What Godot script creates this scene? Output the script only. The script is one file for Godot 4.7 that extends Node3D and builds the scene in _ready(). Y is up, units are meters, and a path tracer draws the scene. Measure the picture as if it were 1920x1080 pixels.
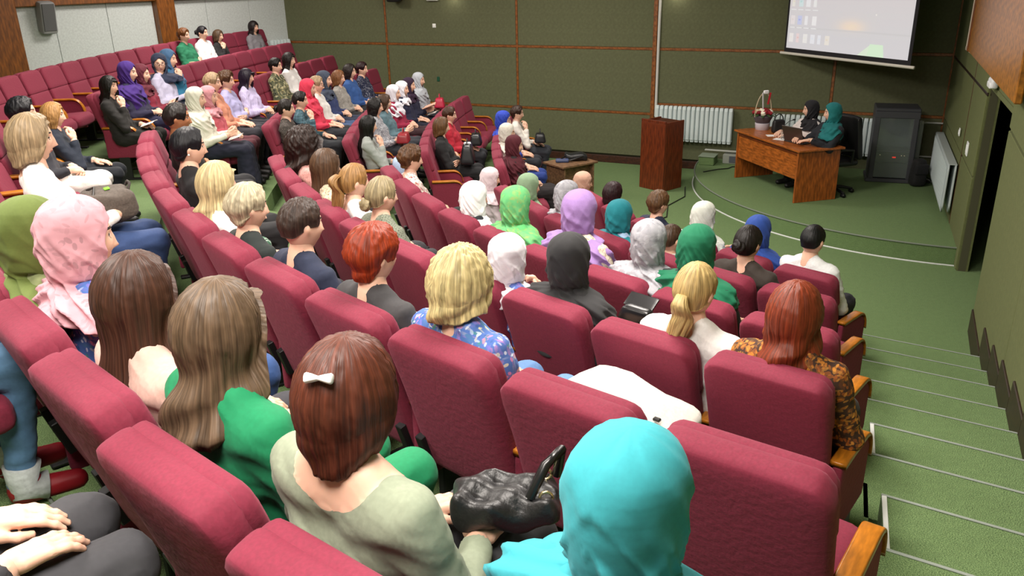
extends Node3D
# An auditorium: curved tiers of maroon seats with an audience, a low corner stage, green fabric walls.
# World axes: x to the right along the green wall, y up from the front floor, -z towards the green wall.

const EYE := 3.42
var mats := {}
var texs := {}
var meshes := {}
var used := {}
var noise := FastNoiseLite.new()
var soft := FastNoiseLite.new()
var rng := RandomNumberGenerator.new()

func _ready():
	noise.seed = 7
	noise.frequency = 1.0
	rng.seed = 11
	soft.seed = 9
	soft.frequency = 1.0
	soft.fractal_type = FastNoiseLite.FRACTAL_NONE
	setup_view()
	setup_lights()
	build_room()
	build_stage()
	build_seats()
	build_people()
	build_small_things()

func setup_view():
	var cam := Camera3D.new()
	cam.name = "camera"
	cam.position = Vector3(0, EYE, 0)
	cam.rotation_degrees = Vector3(-21.25, 21.5, -1.3)
	cam.fov = 38.53
	cam.near = 0.05
	cam.far = 100.0
	add_child(cam)
	cam.current = true
	var we := WorldEnvironment.new()
	we.name = "surroundings"
	var e := Environment.new()
	e.background_mode = Environment.BG_COLOR
	e.background_color = Color(0.02, 0.02, 0.02)
	e.tonemap_mode = Environment.TONE_MAPPER_LINEAR
	e.tonemap_exposure = 0.85
	e.sdfgi_enabled = true
	e.ssao_enabled = true
	e.ssil_enabled = true
	we.environment = e
	add_child(we)

func setup_lights():
	# recessed ceiling panels: the audience side is lit, the stage corner only by spill
	for q in [[-0.9, 0.6, 18.0, "above the camera"], [-3.6, 1.6, 16.0, "above the olive headscarf"], [-1.2, 4.0, 21.0, "above the long black headscarf"], [-4.6, 5.0, 19.0, "above the big dark curls"], [-7.2, 8.0, 17.0, "above the cream headscarf"], [-9.6, 11.6, 17.0, "above the top row"], [-4.8, 11.6, 16.0, "above the small beige table"], [-2.0, 8.6, 21.0, "above the front row by the stage"]]:
		ceiling_panel(q[0], q[1], q[2], q[3])

func ceiling_panel(x: float, z: float, energy: float, place: String):
	var t := thing("ceiling_light", W(x, 4.58, z), 0.0, "square recessed ceiling light panel " + place, "ceiling light", "ceiling light panels")
	part(t, "frame", cham(Vector3(1.3, 0.05, 1.3), 0.01), plain("d8d8d4", 0.6), Vector3.ZERO)
	var d := part(t, "diffuser", cham(Vector3(1.2, 0.02, 1.2), 0.004), glow("fff6ea", 2.0), Vector3(0, -0.03, 0))
	d.name = "diffuser"
	var l := AreaLight3D.new()
	l.name = "panel_light"
	l.area_size = Vector2(1.2, 1.2)
	l.light_energy = energy
	l.light_color = Color(1.0, 0.965, 0.93)
	l.position = Vector3(0, -0.06, 0)
	l.rotation_degrees = Vector3(-90, 0, 0)
	l.shadow_enabled = true
	l.area_range = 30.0
	t.add_child(l)

# ---------------------------------------------------------------- helpers
func W(x: float, y: float, z: float) -> Vector3:
	return Vector3(x, y, -z)

func numbered(called: String) -> String:
	var n: int = used.get(called, 0)
	used[called] = n + 1
	return called if n == 0 else "%s_%03d" % [called, n]

func thing(called: String, at: Vector3, turn: float, label: String, category: String, group := "") -> Node3D:
	var o := Node3D.new()
	o.name = numbered(called)
	o.position = at
	o.rotation.y = turn
	tag(o, label, category, group)
	add_child(o)
	return o

func tag(o: Node, label: String, category := "", group := "", kind := ""):
	if label: o.set_meta("label", label)
	if category: o.set_meta("category", category)
	if group: o.set_meta("group", group)
	if kind: o.set_meta("kind", kind)

func part(parent: Node, called: String, mesh: Mesh, m: Material, at := Vector3.ZERO, turn := Vector3.ZERO, scaled := Vector3.ONE) -> MeshInstance3D:
	var o := MeshInstance3D.new()
	o.name = called
	o.mesh = mesh
	if m: o.material_override = m
	o.position = at
	o.rotation = turn
	o.scale = scaled
	parent.add_child(o, true)
	return o

func single(called: String, mesh: Mesh, m: Material, at: Vector3, turn: Vector3, label: String, category: String, group := "") -> MeshInstance3D:
	var o := part(self, numbered(called), mesh, m, at, turn)
	tag(o, label, category, group)
	return o

func structure(called: String, mesh: Mesh, m: Material, at := Vector3.ZERO, turn := Vector3.ZERO) -> MeshInstance3D:
	var o := part(self, numbered(called), mesh, m, at, turn)
	o.set_meta("kind", "structure")
	return o

func hexc(h: String) -> Color:
	return Color.html(h)

func plain(h: String, rough := 0.7, metal := 0.0) -> StandardMaterial3D:
	var key := "p%s%.2f%.2f" % [h, rough, metal]
	if not mats.has(key):
		var m := StandardMaterial3D.new()
		m.albedo_color = hexc(h)
		m.roughness = rough
		m.metallic = metal
		mats[key] = m
	return mats[key]

func glow(h: String, e: float) -> StandardMaterial3D:
	var key := "g%s%.2f" % [h, e]
	if not mats.has(key):
		var m := StandardMaterial3D.new()
		m.albedo_color = hexc(h)
		m.emission_enabled = true
		m.emission = hexc(h)
		m.emission_energy_multiplier = e
		mats[key] = m
	return mats[key]

# tone: a repeating noise picture between two greys, multiplied on a colour
func tone_tex(key: String, lo: float, hi: float, freq: float, kind := FastNoiseLite.TYPE_SIMPLEX_SMOOTH, w := 256, h := 256, oct := 4) -> NoiseTexture2D:
	if not texs.has(key):
		var n := FastNoiseLite.new()
		n.seed = hash(key) % 1000
		n.noise_type = kind
		n.frequency = freq
		n.fractal_octaves = oct
		var g := Gradient.new()
		g.set_color(0, Color(lo, lo, lo))
		g.set_color(1, Color(hi, hi, hi))
		var t := NoiseTexture2D.new()
		t.width = w
		t.height = h
		t.seamless = true
		t.noise = n
		t.color_ramp = g
		texs[key] = t
	return texs[key]

func bump_tex(key: String, freq: float, strength: float, oct := 3) -> NoiseTexture2D:
	if not texs.has(key):
		var n := FastNoiseLite.new()
		n.seed = hash(key) % 1000
		n.frequency = freq
		n.fractal_octaves = oct
		var t := NoiseTexture2D.new()
		t.width = 256
		t.height = 256
		t.seamless = true
		t.as_normal_map = true
		t.bump_strength = strength
		t.noise = n
		texs[key] = t
	return texs[key]

func cloth(h: String, rough := 0.9, scale := 3.0, lo := 0.82, bump := 1.0) -> StandardMaterial3D:
	var key := "c%s%.2f%.1f%.2f%.1f" % [h, rough, scale, lo, bump]
	if not mats.has(key):
		var m := StandardMaterial3D.new()
		m.albedo_color = hexc(h)
		m.albedo_texture = tone_tex("cloth%.2f" % lo, lo, 1.0, 0.06)
		m.roughness = rough
		m.uv1_triplanar = true
		m.uv1_scale = Vector3.ONE * scale
		if bump > 0.0:
			m.normal_enabled = true
			m.normal_texture = bump_tex("cloth_bump", 0.02, 6.0, 4)
			m.normal_scale = bump * 0.5
		m.rim_enabled = true
		m.rim = 0.25
		mats[key] = m
	return mats[key]

func wood(h: String, rough := 0.45, along := Vector3(1, 6, 6), lo := 0.6) -> StandardMaterial3D:
	var key := "w%s%.2f%s" % [h, rough, str(along)]
	if not mats.has(key):
		var m := StandardMaterial3D.new()
		m.albedo_color = hexc(h)
		m.albedo_texture = tone_tex("wood%.2f" % lo, lo, 1.0, 0.02, FastNoiseLite.TYPE_SIMPLEX_SMOOTH, 256, 256, 5)
		m.roughness = rough
		m.uv1_triplanar = true
		m.uv1_scale = along
		mats[key] = m
	return mats[key]

func carpet(h: String, h2: String, scale := 2.0) -> StandardMaterial3D:
	var key := "carpet" + h
	if not mats.has(key):
		var n := FastNoiseLite.new()
		n.seed = 5
		n.frequency = 0.16
		n.fractal_octaves = 4
		var g := Gradient.new()
		g.set_color(0, hexc(h))
		g.set_color(1, hexc(h2))
		g.set_offset(0, 0.3)
		g.set_offset(1, 0.75)
		var t := NoiseTexture2D.new()
		t.width = 512
		t.height = 512
		t.seamless = true
		t.noise = n
		t.color_ramp = g
		var m := StandardMaterial3D.new()
		m.albedo_texture = t
		m.roughness = 0.97
		m.uv1_triplanar = true
		m.uv1_world_triplanar = true
		m.uv1_scale = Vector3.ONE * scale
		m.normal_enabled = true
		m.normal_texture = bump_tex("carpet_bump", 0.2, 5.0)
		m.normal_scale = 0.6
		m.detail_enabled = true
		m.detail_blend_mode = BaseMaterial3D.BLEND_MODE_MUL
		m.detail_albedo = tone_tex("carpet_worn", 0.93, 1.0, 0.03)
		m.uv2_triplanar = true
		m.uv2_world_triplanar = true
		m.uv2_scale = Vector3.ONE * 0.35
		mats[key] = m
	return mats[key]

# chamfered box, 44 triangles
func cham(size: Vector3, b := 0.006) -> ArrayMesh:
	var key := "ch%s%.4f" % [str(size), b]
	if meshes.has(key): return meshes[key]
	var h := size / 2.0
	b = minf(b, minf(h.x, minf(h.y, h.z)) * 0.9)
	var st := SurfaceTool.new()
	st.begin(Mesh.PRIMITIVE_TRIANGLES)
	st.set_smooth_group(-1)
	var c := func(sx: float, sy: float, sz: float, ax: int) -> Vector3:
		var q := Vector3(sx * (h.x - b), sy * (h.y - b), sz * (h.z - b))
		q[ax] = Vector3(sx, sy, sz)[ax] * h[ax]
		return q
	for ax in 3:
		for s in [-1.0, 1.0]:
			var p := []
			for uv in [[-1, -1], [1, -1], [1, 1], [-1, 1]]:
				var sg := [0.0, 0.0, 0.0]
				sg[ax] = s
				sg[(ax + 1) % 3] = uv[0]
				sg[(ax + 2) % 3] = uv[1]
				p.append(c.call(sg[0], sg[1], sg[2], ax))
			face(st, p)
	for ax in 3:
		var a1 := (ax + 1) % 3
		var a2 := (ax + 2) % 3
		for s1 in [-1.0, 1.0]:
			for s2 in [-1.0, 1.0]:
				var lo := [0.0, 0.0, 0.0]
				lo[ax] = -1.0
				lo[a1] = s1
				lo[a2] = s2
				var hi := lo.duplicate()
				hi[ax] = 1.0
				face(st, [c.call(lo[0], lo[1], lo[2], a1), c.call(hi[0], hi[1], hi[2], a1), c.call(hi[0], hi[1], hi[2], a2), c.call(lo[0], lo[1], lo[2], a2)])
	for sx in [-1.0, 1.0]:
		for sy in [-1.0, 1.0]:
			for sz in [-1.0, 1.0]:
				face(st, [c.call(sx, sy, sz, 0), c.call(sx, sy, sz, 1), c.call(sx, sy, sz, 2)])
	st.generate_normals()
	meshes[key] = st.commit()
	return meshes[key]

# a flat convex face, turned so that it looks away from the origin
func face(st: SurfaceTool, p: Array, away := Vector3.ZERO):
	var n: Vector3 = (p[2] - p[0]).cross(p[1] - p[0])
	var mid := Vector3.ZERO
	for q in p: mid += q
	mid /= p.size()
	var o := p.duplicate()
	if n.dot(mid - away) < 0.0: o.reverse()
	for k in range(1, o.size() - 1):
		for q in [o[0], o[k], o[k + 1]]:
			st.add_vertex(q)

# indexed smooth mesh; closed = true turns it inside out if its volume says so
func smooth_mesh(v: PackedVector3Array, idx: PackedInt32Array, uv := PackedVector2Array(), check := true) -> ArrayMesh:
	if check:
		var vol := 0.0
		var mid := Vector3.ZERO
		for q in v: mid += q
		mid /= maxf(1.0, v.size())
		for k in range(0, idx.size(), 3):
			vol += (v[idx[k]] - mid).dot((v[idx[k + 1]] - mid).cross(v[idx[k + 2]] - mid))
		if vol > 0.0:
			for k in range(0, idx.size(), 3):
				var t := idx[k + 1]
				idx[k + 1] = idx[k + 2]
				idx[k + 2] = t
	var a := []
	a.resize(Mesh.ARRAY_MAX)
	a[Mesh.ARRAY_VERTEX] = v
	if uv.size(): a[Mesh.ARRAY_TEX_UV] = uv
	a[Mesh.ARRAY_INDEX] = idx
	a[Mesh.ARRAY_NORMAL] = normals_of(v, idx)
	var am := ArrayMesh.new()
	am.add_surface_from_arrays(Mesh.PRIMITIVE_TRIANGLES, a)
	return am

func normals_of(v: PackedVector3Array, idx: PackedInt32Array) -> PackedVector3Array:
	var n := PackedVector3Array()
	n.resize(v.size())
	for k in range(0, idx.size(), 3):
		var i := idx[k]
		var j := idx[k + 1]
		var l := idx[k + 2]
		var f := (v[l] - v[i]).cross(v[j] - v[i])
		n[i] += f
		n[j] += f
		n[l] += f
	for k in n.size():
		n[k] = n[k].normalized() if n[k].length_squared() > 1e-18 else Vector3.UP
	return n

# rounded box on n x n faces, bent by the callable
func rbox(size: Vector3, r: float, n: int, bend = null) -> ArrayMesh:
	var v := PackedVector3Array()
	var idx := PackedInt32Array()
	var look := {}
	var h := size / 2.0
	var ts := PackedFloat32Array()
	for k in n + 1:
		var t := -1.0 + 2.0 * k / n
		ts.append(signf(t) * (1.0 - pow(1.0 - absf(t), 1.7)))
	for ax in 3:
		for s in [-1.0, 1.0]:
			var grid := []
			for i in n + 1:
				for j in n + 1:
					var p := Vector3.ZERO
					p[ax] = s
					p[(ax + 1) % 3] = ts[i]
					p[(ax + 2) % 3] = ts[j]
					p *= h
					var inner := p.clamp(-h + Vector3.ONE * r, h - Vector3.ONE * r)
					var d := p - inner
					var q := inner + d.normalized() * r if d.length() > 1e-6 else p
					var key := q.snapped(Vector3.ONE * 1e-5)
					if not look.has(key):
						look[key] = v.size()
						v.append(q)
					grid.append(look[key])
			for i in n:
				for j in n:
					var a: int = grid[i * (n + 1) + j]
					var b: int = grid[(i + 1) * (n + 1) + j]
					var c: int = grid[(i + 1) * (n + 1) + j + 1]
					var e: int = grid[i * (n + 1) + j + 1]
					if s > 0: idx.append_array(PackedInt32Array([a, c, b, a, e, c]))
					else: idx.append_array(PackedInt32Array([a, b, c, a, c, e]))
	if bend != null:
		for k in v.size(): v[k] = bend.call(v[k])
	return smooth_mesh(v, idx)

# rings of equal length, joined into a skin; ends closed
func loft(rings: Array, closed := true, caps := true) -> ArrayMesh:
	var v := PackedVector3Array()
	var uv := PackedVector2Array()
	var idx := PackedInt32Array()
	var n: int = rings[0].size()
	for r in rings.size():
		for k in n:
			v.append(rings[r][k])
			uv.append(Vector2(float(k) / n, float(r) / maxf(1, rings.size() - 1)))
	var m := n if closed else n - 1
	for r in rings.size() - 1:
		for k in m:
			var a := r * n + k
			var b := r * n + (k + 1) % n
			idx.append_array(PackedInt32Array([a, b, b + n, a, b + n, a + n]))
	if caps and closed:
		for e in [0, rings.size() - 1]:
			var c := Vector3.ZERO
			for q in rings[e]: c += q
			v.append(c / n)
			uv.append(Vector2(0.5, 0.5))
			for k in n:
				var a: int = e * n + k
				var b: int = e * n + (k + 1) % n
				if e == 0: idx.append_array(PackedInt32Array([v.size() - 1, b, a]))
				else: idx.append_array(PackedInt32Array([v.size() - 1, a, b]))
	return smooth_mesh(v, idx, uv)

func tube(pts: Array, radii, sides := 8) -> ArrayMesh:
	var rings := []
	var up := Vector3.UP
	for k in pts.size():
		var d: Vector3 = (pts[mini(k + 1, pts.size() - 1)] - pts[maxi(k - 1, 0)]).normalized()
		if absf(d.dot(up)) > 0.97: up = Vector3.RIGHT if absf(d.x) < 0.9 else Vector3.FORWARD
		var a := d.cross(up).normalized()
		var b := a.cross(d).normalized()
		up = b
		var r: float = radii[k] if radii is Array else radii
		var ring := PackedVector3Array()
		for s in sides:
			var t := TAU * s / sides
			ring.append(pts[k] + (a * cos(t) + b * sin(t)) * r)
		rings.append(ring)
	return loft(rings)

func lathe(profile: Array, seg := 24) -> ArrayMesh:
	var rings := []
	for p in profile:
		var ring := PackedVector3Array()
		for s in seg:
			var t := TAU * s / seg
			ring.append(Vector3(cos(t) * p[0], p[1], sin(t) * p[0]))
		rings.append(ring)
	return loft(rings)

# a prism over a plan polygon (x, z in room axes), from y0 to y1
func prism(poly: Array, y0: float, y1: float) -> ArrayMesh:
	var st := SurfaceTool.new()
	st.begin(Mesh.PRIMITIVE_TRIANGLES)
	st.set_smooth_group(-1)
	var pts := PackedVector2Array()
	for q in poly: pts.append(Vector2(q[0], -q[1]))
	var tri := Geometry2D.triangulate_polygon(pts)
	for k in range(0, tri.size(), 3):
		var top := []
		var bot := []
		for j in 3:
			var q := pts[tri[k + j]]
			top.append(Vector3(q.x, y1, q.y))
			bot.append(Vector3(q.x, y0, q.y))
		var c: Vector3 = (top[0] + top[1] + top[2]) / 3.0
		face(st, top, c - Vector3.UP)
		face(st, bot, c - Vector3.UP * (y1 - y0) + Vector3.UP)
	var cw := Geometry2D.is_polygon_clockwise(pts)
	for k in pts.size():
		var a := pts[k]
		var b := pts[(k + 1) % pts.size()]
		var n := Vector2(b.y - a.y, a.x - b.x)
		if cw: n = -n
		var mid := (a + b) / 2.0
		var inside := Vector3(mid.x - n.normalized().x, (y0 + y1) / 2, mid.y - n.normalized().y)
		face(st, [Vector3(a.x, y0, a.y), Vector3(b.x, y0, b.y), Vector3(b.x, y1, b.y), Vector3(a.x, y1, a.y)], inside)
	st.generate_normals()
	return st.commit()

func arc_point(c: Vector2, r: float, deg: float) -> Vector2:
	return Vector2(c.x - r * sin(deg_to_rad(deg)), c.y - r * cos(deg_to_rad(deg)))

# ---------------------------------------------------------------- the room
# right block (near) and left block (far): centre of the arcs, radius of each row's back, floor of each row
var C1 := Vector2(2.498, 11.753)
var R1 := [12.27, 11.27, 10.20, 9.22, 8.22, 7.18, 6.15, 4.85]
var F1 := [1.715, 1.47, 1.225, 0.98, 0.735, 0.49, 0.245, 0.0]
var C2 := Vector2(8.40, 15.64)
var R2 := [20.40, 19.45, 18.48, 17.5, 16.56, 15.64, 14.74, 13.80, 12.75]
var F2 := [1.593, 1.386, 1.179, 0.972, 0.766, 0.559, 0.352, 0.145, 0.0]
# walls in plan
var GW0 := Vector2(-11.0, 15.29)   # corner of white and green wall
var GW1 := Vector2(1.62, 14.41)    # corner of green and right wall
var RW := [Vector2(1.62, 14.41), Vector2(1.55, 10.3), Vector2(1.50, 8.46), Vector2(0.78, -3.0)]
var WW1 := Vector2(-14.7, 3.9)

func wall_mesh(a: Vector2, b: Vector2, y0: float, y1: float, thick: float) -> ArrayMesh:
	# thick > 0 grows to the left of a->b
	var d := (b - a).normalized()
	var n := Vector2(-d.y, d.x) * thick
	return prism([[a.x, a.y], [b.x, b.y], [b.x + n.x, b.y + n.y], [a.x + n.x, a.y + n.y]], y0, y1)

# a chamfered slab lying on the wall a->b between s0..s1 metres from a, y0..y1, standing proud of it
func on_wall(parent: Node, called: String, a: Vector2, b: Vector2, s0: float, s1: float, y0: float, y1: float, depth: float, proud: float, m: Material, bevel := 0.006) -> MeshInstance3D:
	var d := (b - a).normalized()
	var n := Vector2(d.y, -d.x)   # towards the room when the room lies right of a->b
	var mid := a + d * ((s0 + s1) / 2.0) + n * (proud - depth / 2.0)
	return part(parent, called, cham(Vector3(absf(s1 - s0), absf(y1 - y0), depth), bevel), m, W(mid.x, (y0 + y1) / 2.0, mid.y), Vector3(0, atan2(d.y, d.x), 0))

func tier_curve(i: int) -> Array:
	# front edge of tier i, as [x, z, y of tier i, y of the tier in front]
	var out := []
	var r1: float = R1[i + 1] - 0.05
	if i == 6: r1 = 4.75
	var a0 := rad_to_deg(asin((C1.x - 0.36) / r1))
	for k in 31:
		var p := arc_point(C1, r1, lerpf(a0, 53.5, k / 30.0))
		out.append([p.x, p.y, F1[i], F1[i + 1]])
	var r2: float = R2[i + 1] - 0.05
	for k in 31:
		var p := arc_point(C2, r2, lerpf(59.5, rad_to_deg(acos((C2.y - 15.35) / r2)), k / 30.0))
		out.append([p.x, p.y, F2[i], F2[i + 1]])
	return out

func build_room():
	var green := carpet("516b40", "839c66")
	var slab := [[-16.5, -3.6], [2.4, -3.6], [2.4, 16.2], [-16.5, 16.2]]
	structure("floor", prism(slab, -0.2, 0.0), green)
	# tiers, each a tread with its riser
	var curves := []
	for i in 7: curves.append(tier_curve(i))
	for i in 7:
		var st := SurfaceTool.new()
		st.begin(Mesh.PRIMITIVE_TRIANGLES)
		st.set_smooth_group(-1)
		var f: Array = curves[i]
		for k in f.size() - 1:
			var a := W(f[k][0], f[k][2], f[k][1])
			var b := W(f[k + 1][0], f[k + 1][2], f[k + 1][1])
			var c: Vector3
			var e: Vector3
			if i == 0:
				c = a + Vector3(a.x + 2.0, 0, a.z + 13.0).normalized() * 5.0 if k > 30 else a + (a - W(C1.x, a.y, C1.y)).normalized() * 5.0
				e = b + Vector3(b.x + 2.0, 0, b.z + 13.0).normalized() * 5.0 if k > 29 else b + (b - W(C1.x, b.y, C1.y)).normalized() * 5.0
			else:
				c = W(curves[i - 1][k][0], f[k][2], curves[i - 1][k][1])
				e = W(curves[i - 1][k + 1][0], f[k + 1][2], curves[i - 1][k + 1][1])
			var under := (a + b + c + e) / 4.0 - Vector3.UP
			face(st, [a, b, e], under)
			face(st, [a, e, c], under)
			var low_a := W(f[k][0], f[k][3] - 0.02, f[k][1])
			var low_b := W(f[k + 1][0], f[k + 1][3] - 0.02, f[k + 1][1])
			if a.y - low_a.y > 0.03 or b.y - low_b.y > 0.03:
				face(st, [a, b, low_b, low_a], (c + e) / 2.0)
			if k == 0:
				face(st, [a, c, Vector3(c.x, -0.05, c.z), Vector3(a.x, -0.05, a.z)], a + Vector3(-1, 0, 0))
		st.generate_normals()
		structure("floor", st.commit(), green)
		# pale edging strip along the tread in the photograph's lower left
		if i == 0:
			var pts := []
			for k in range(4, 16): pts.append(W(f[k][0], f[k][2] + 0.004, f[k][1]))
			structure("trim_1", tube(pts, 0.007, 6), plain("7c857c", 0.7))
	stairs(green)
	walls()

func stairs(green: Material):
	# treads of the side aisle: [z of the front edge at x = 0.4, height]; every second one is a half step
	var t := [[0.25, 1.8375], [0.8, 1.715], [1.36, 1.5925], [1.92, 1.47], [2.47, 1.3475], [3.02, 1.225], [3.6, 1.1025], [4.16, 0.98], [4.72, 0.8575], [5.27, 0.735], [5.82, 0.6125], [6.41, 0.49], [6.94, 0.3675], [7.5, 0.245]]
	var edge := plain("8e968e", 0.6)
	for k in t.size():
		var z1: float = t[k][0]
		var z0: float = t[k - 1][0] if k > 0 else -3.0
		var y: float = t[k][1]
		var half := k % 2 == 0
		var x0 := 0.40 if half else 0.34
		var xr := 1.62
		var sl := -0.2
		var zl := z1 - sl * (0.4 - x0)
		var s := structure("floor", prism([[x0, z0 - 0.02], [xr, z0 + sl * (xr - 0.4) - 0.02], [xr, z1 + sl * (xr - 0.4)], [x0, zl]], -0.05, y), green)
		var a := W(x0, y + 0.003, zl)
		var b := W(xr, y + 0.003, z1 + sl * (xr - 0.4))
		var line := part(s, "edge_strip", cham(Vector3(a.distance_to(b), 0.006, 0.016 if k < 9 else 0.012), 0.002), edge, (a + b) / 2.0, Vector3(0, atan2(-(b.z - a.z), b.x - a.x), 0))
		line.name = "edge_strip"
		if half and k > 0:
			part(s, "edge_strip", cham(Vector3(0.022, 0.006, zl - z0 - 0.02), 0.002), plain("e6e8e6", 0.4), W(x0 + 0.012, y + 0.004, (z0 + zl) / 2.0))

func walls():
	var fabric := wall_cloth("4c5038", "7e8160")
	var batten := wood("a0602c", 0.4, Vector3(3, 3, 3))
	var top := 4.6
	# ceiling and the walls that close the room behind the camera
	var plan := [[GW0.x, GW0.y], [GW1.x + 0.1, GW1.y], [1.9, -3.2], [-10.0, -3.2], [WW1.x, WW1.y]]
	structure("ceiling", prism(plan, top, top + 0.2), plain("cfcabf", 0.9))
	structure("wall_back", wall_mesh(Vector2(1.4, -3.0), Vector2(-10.0, -3.0), 0.0, top, -0.2), plain("b8b2a4", 0.9))
	structure("wall_corner", wall_mesh(Vector2(-10.0, -3.0), WW1, 0.0, top, -0.2), plain("b8b2a4", 0.9))
	# green wall with fabric panels between wooden battens
	var gw := structure("wall_green", wall_mesh(GW0, GW1, -0.1, top, 0.25), plain("2b2a18", 0.95))
	var len := GW0.distance_to(GW1)
	var xs := [0.0, 2.5, 5.36, 8.0, 10.95, len]
	for k in 5:
		var lowy := 0.93 if k < 3 else 1.11
		for row in [[0.14, lowy], [lowy, 2.05], [2.05, 3.35], [3.35, top]]:
			on_wall(gw, "fabric_panel", GW0, GW1, xs[k] + 0.022, xs[k + 1] - 0.022, row[0] + 0.022, row[1] - 0.022, 0.05, 0.03, fabric, 0.008)
		for y in [lowy, 2.05, 3.35]:
			on_wall(gw, "batten", GW0, GW1, xs[k], xs[k + 1], y - 0.022, y + 0.022, 0.05, 0.035, batten)
		on_wall(gw, "skirting_board", GW0, GW1, xs[k], xs[k + 1], 0.0, 0.13, 0.05, 0.04, wood("4a2413", 0.5, Vector3(3, 3, 3)))
		if k > 0:
			on_wall(gw, "batten", GW0, GW1, xs[k] - (0.05 if k == 3 else 0.022), xs[k] + 0.022, 0.0, top, 0.05, 0.045 if k == 3 else 0.036, batten)
	# skirting that climbs with the tiers at the left
	# heating pipe beside the thick batten
	var d := (GW1 - GW0).normalized()
	var pp := GW0 + d * 8.06 + Vector2(d.y, -d.x) * 0.06
	single("heating_pipe", tube([W(pp.x, 0.9, pp.y), W(pp.x, 2.5, pp.y), W(pp.x, 4.55, pp.y)], 0.024, 10), plain("c9c9c4", 0.4), Vector3.ZERO, Vector3.ZERO, "pale vertical heating pipe beside the thick wooden batten", "pipe")
	# white panelled wall behind the far block, wooden posts and top beam
	var ww := structure("wall_white", wall_mesh(WW1, GW0, -0.1, top, 0.25), plain("8d9693", 0.95))
	var wlen := WW1.distance_to(GW0)
	var white := cloth("cfd6d4", 0.85, 1.5, 0.9, 0.2)
	var post := wood("97581c", 0.4, Vector3(5, 0.8, 5))
	# seams measured from the green corner
	var seam := [0.0, 0.88, 1.84, 2.57, 2.92, 3.78, 4.7, 5.32, 5.9, 6.9, 7.9, 8.9]
	for k in seam.size() - 1:
		var s1: float = wlen - seam[k]
		var s0: float = wlen - seam[k + 1]
		if k == 3 or k == 7:
			on_wall(ww, "post", WW1, GW0, s0, s1, 0.0, top, 0.24, 0.2, post, 0.012)
		else:
			on_wall(ww, "white_panel", WW1, GW0, s0 + 0.004, s1 - 0.004, 0.0, 2.99, 0.04, 0.03, white, 0.004)
	on_wall(ww, "beam", WW1, GW0, 0.0, wlen, 2.99, 3.3, 0.2, 0.16, post, 0.012)
	on_wall(ww, "upper_panel", WW1, GW0, 0.0, wlen, 3.3, top, 0.04, 0.03, white, 0.004)
	# right wall: far part by the stage, deep doorway, near part along the stairs
	var rfab := wall_cloth("565c34", "787f50")
	var rw := structure("wall_right", wall_mesh(RW[0], RW[1], -0.1, top, 0.08), plain("4a4a34", 0.95))
	var rl: float = RW[0].distance_to(RW[1])
	var cut := [0.0, 2.85, rl]
	for k in 2:
		for row in [[0.0, 1.11], [1.11, 2.03], [2.03, 3.3], [3.3, top]]:
			on_wall(rw, "fabric_panel", RW[0], RW[1], cut[k] + 0.014, cut[k + 1] - 0.014, row[0] + 0.012, row[1] - 0.012, 0.05, 0.03, rfab, 0.006)
	on_wall(rw, "batten", RW[0], RW[1], 0.0, rl, 2.012, 2.048, 0.05, 0.034, wood("2f1a0c", 0.5, Vector3(3, 3, 3)))
	on_wall(rw, "batten", RW[0], RW[1], 0.0, 0.05, 0.0, top, 0.05, 0.05, batten)
	on_wall(rw, "batten", RW[0], RW[1], 2.838, 2.862, 0.0, 2.3, 0.05, 0.034, wood("5a3416", 0.5, Vector3(3, 3, 3)))
	structure("wall_right", wall_mesh(RW[1], RW[2], 2.1, top, 0.08), rfab)
	var near := structure("wall_right", wall_mesh(RW[2], RW[3], -0.1, top, 0.08), plain("4a4a34", 0.95))
	var nl: float = RW[2].distance_to(RW[3])
	var dn: Vector2 = (RW[3] - RW[2]).normalized()
	for k in 5:
		var sa := nl * k / 5.0
		on_wall(near, "fabric_panel", RW[2], RW[3], sa + 0.004, nl * (k + 1) / 5.0 - 0.004, 0.05, 1.97, 0.05, 0.03, rfab, 0.004)
		on_wall(near, "fabric_panel", RW[2], RW[3], sa + 0.004, nl * (k + 1) / 5.0 - 0.004, 2.0, top, 0.05, 0.03, rfab, 0.004)
	# skirting boards that follow the steps
	var ts := [[8.46, 7.4, 0.0], [7.4, 6.75, 0.245], [6.75, 6.2, 0.3675], [6.2, 5.6, 0.49], [5.6, 5.06, 0.6125], [5.06, 4.5, 0.735], [4.5, 3.95, 0.8575], [3.95, 3.4, 0.98]]
	for q in ts:
		var s0: float = (8.46 - q[0]) / -dn.y
		var s1: float = (8.46 - q[1]) / -dn.y
		on_wall(near, "skirting_board", RW[2], RW[3], s0, s1, q[2] - 0.02, q[2] + 0.24, 0.04, 0.045, wood("33200f", 0.5, Vector3(3, 3, 3)))
	# doorway in a thin wall, and behind it a passage without lamps that runs on beside the stage
	var plaster := plain("8a8272", 0.9)
	var door := structure("door_1", wall_mesh(Vector2(1.535, 10.30), Vector2(1.655, 10.30), -0.05, 2.1, 0.05), rfab)
	part(door, "jamb", wall_mesh(Vector2(1.61, 8.46), Vector2(1.485, 8.46), -0.05, 2.1, 0.05), rfab)
	part(door, "lintel", prism([[1.54, 10.3], [1.65, 10.3], [1.6, 8.46], [1.49, 8.46]], 2.1, 2.15), rfab)
	part(door, "passage_wall", wall_mesh(Vector2(3.3, 18.6), Vector2(3.3, 4.0), -0.05, 2.5, 0.15), plaster)
	part(door, "passage_wall", wall_mesh(Vector2(1.6, 18.6), Vector2(3.4, 18.6), -0.05, 2.5, 0.15), plaster)
	part(door, "passage_wall", wall_mesh(Vector2(1.70, 14.75), Vector2(1.70, 18.7), -0.05, 2.5, -0.15), plaster)
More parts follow.
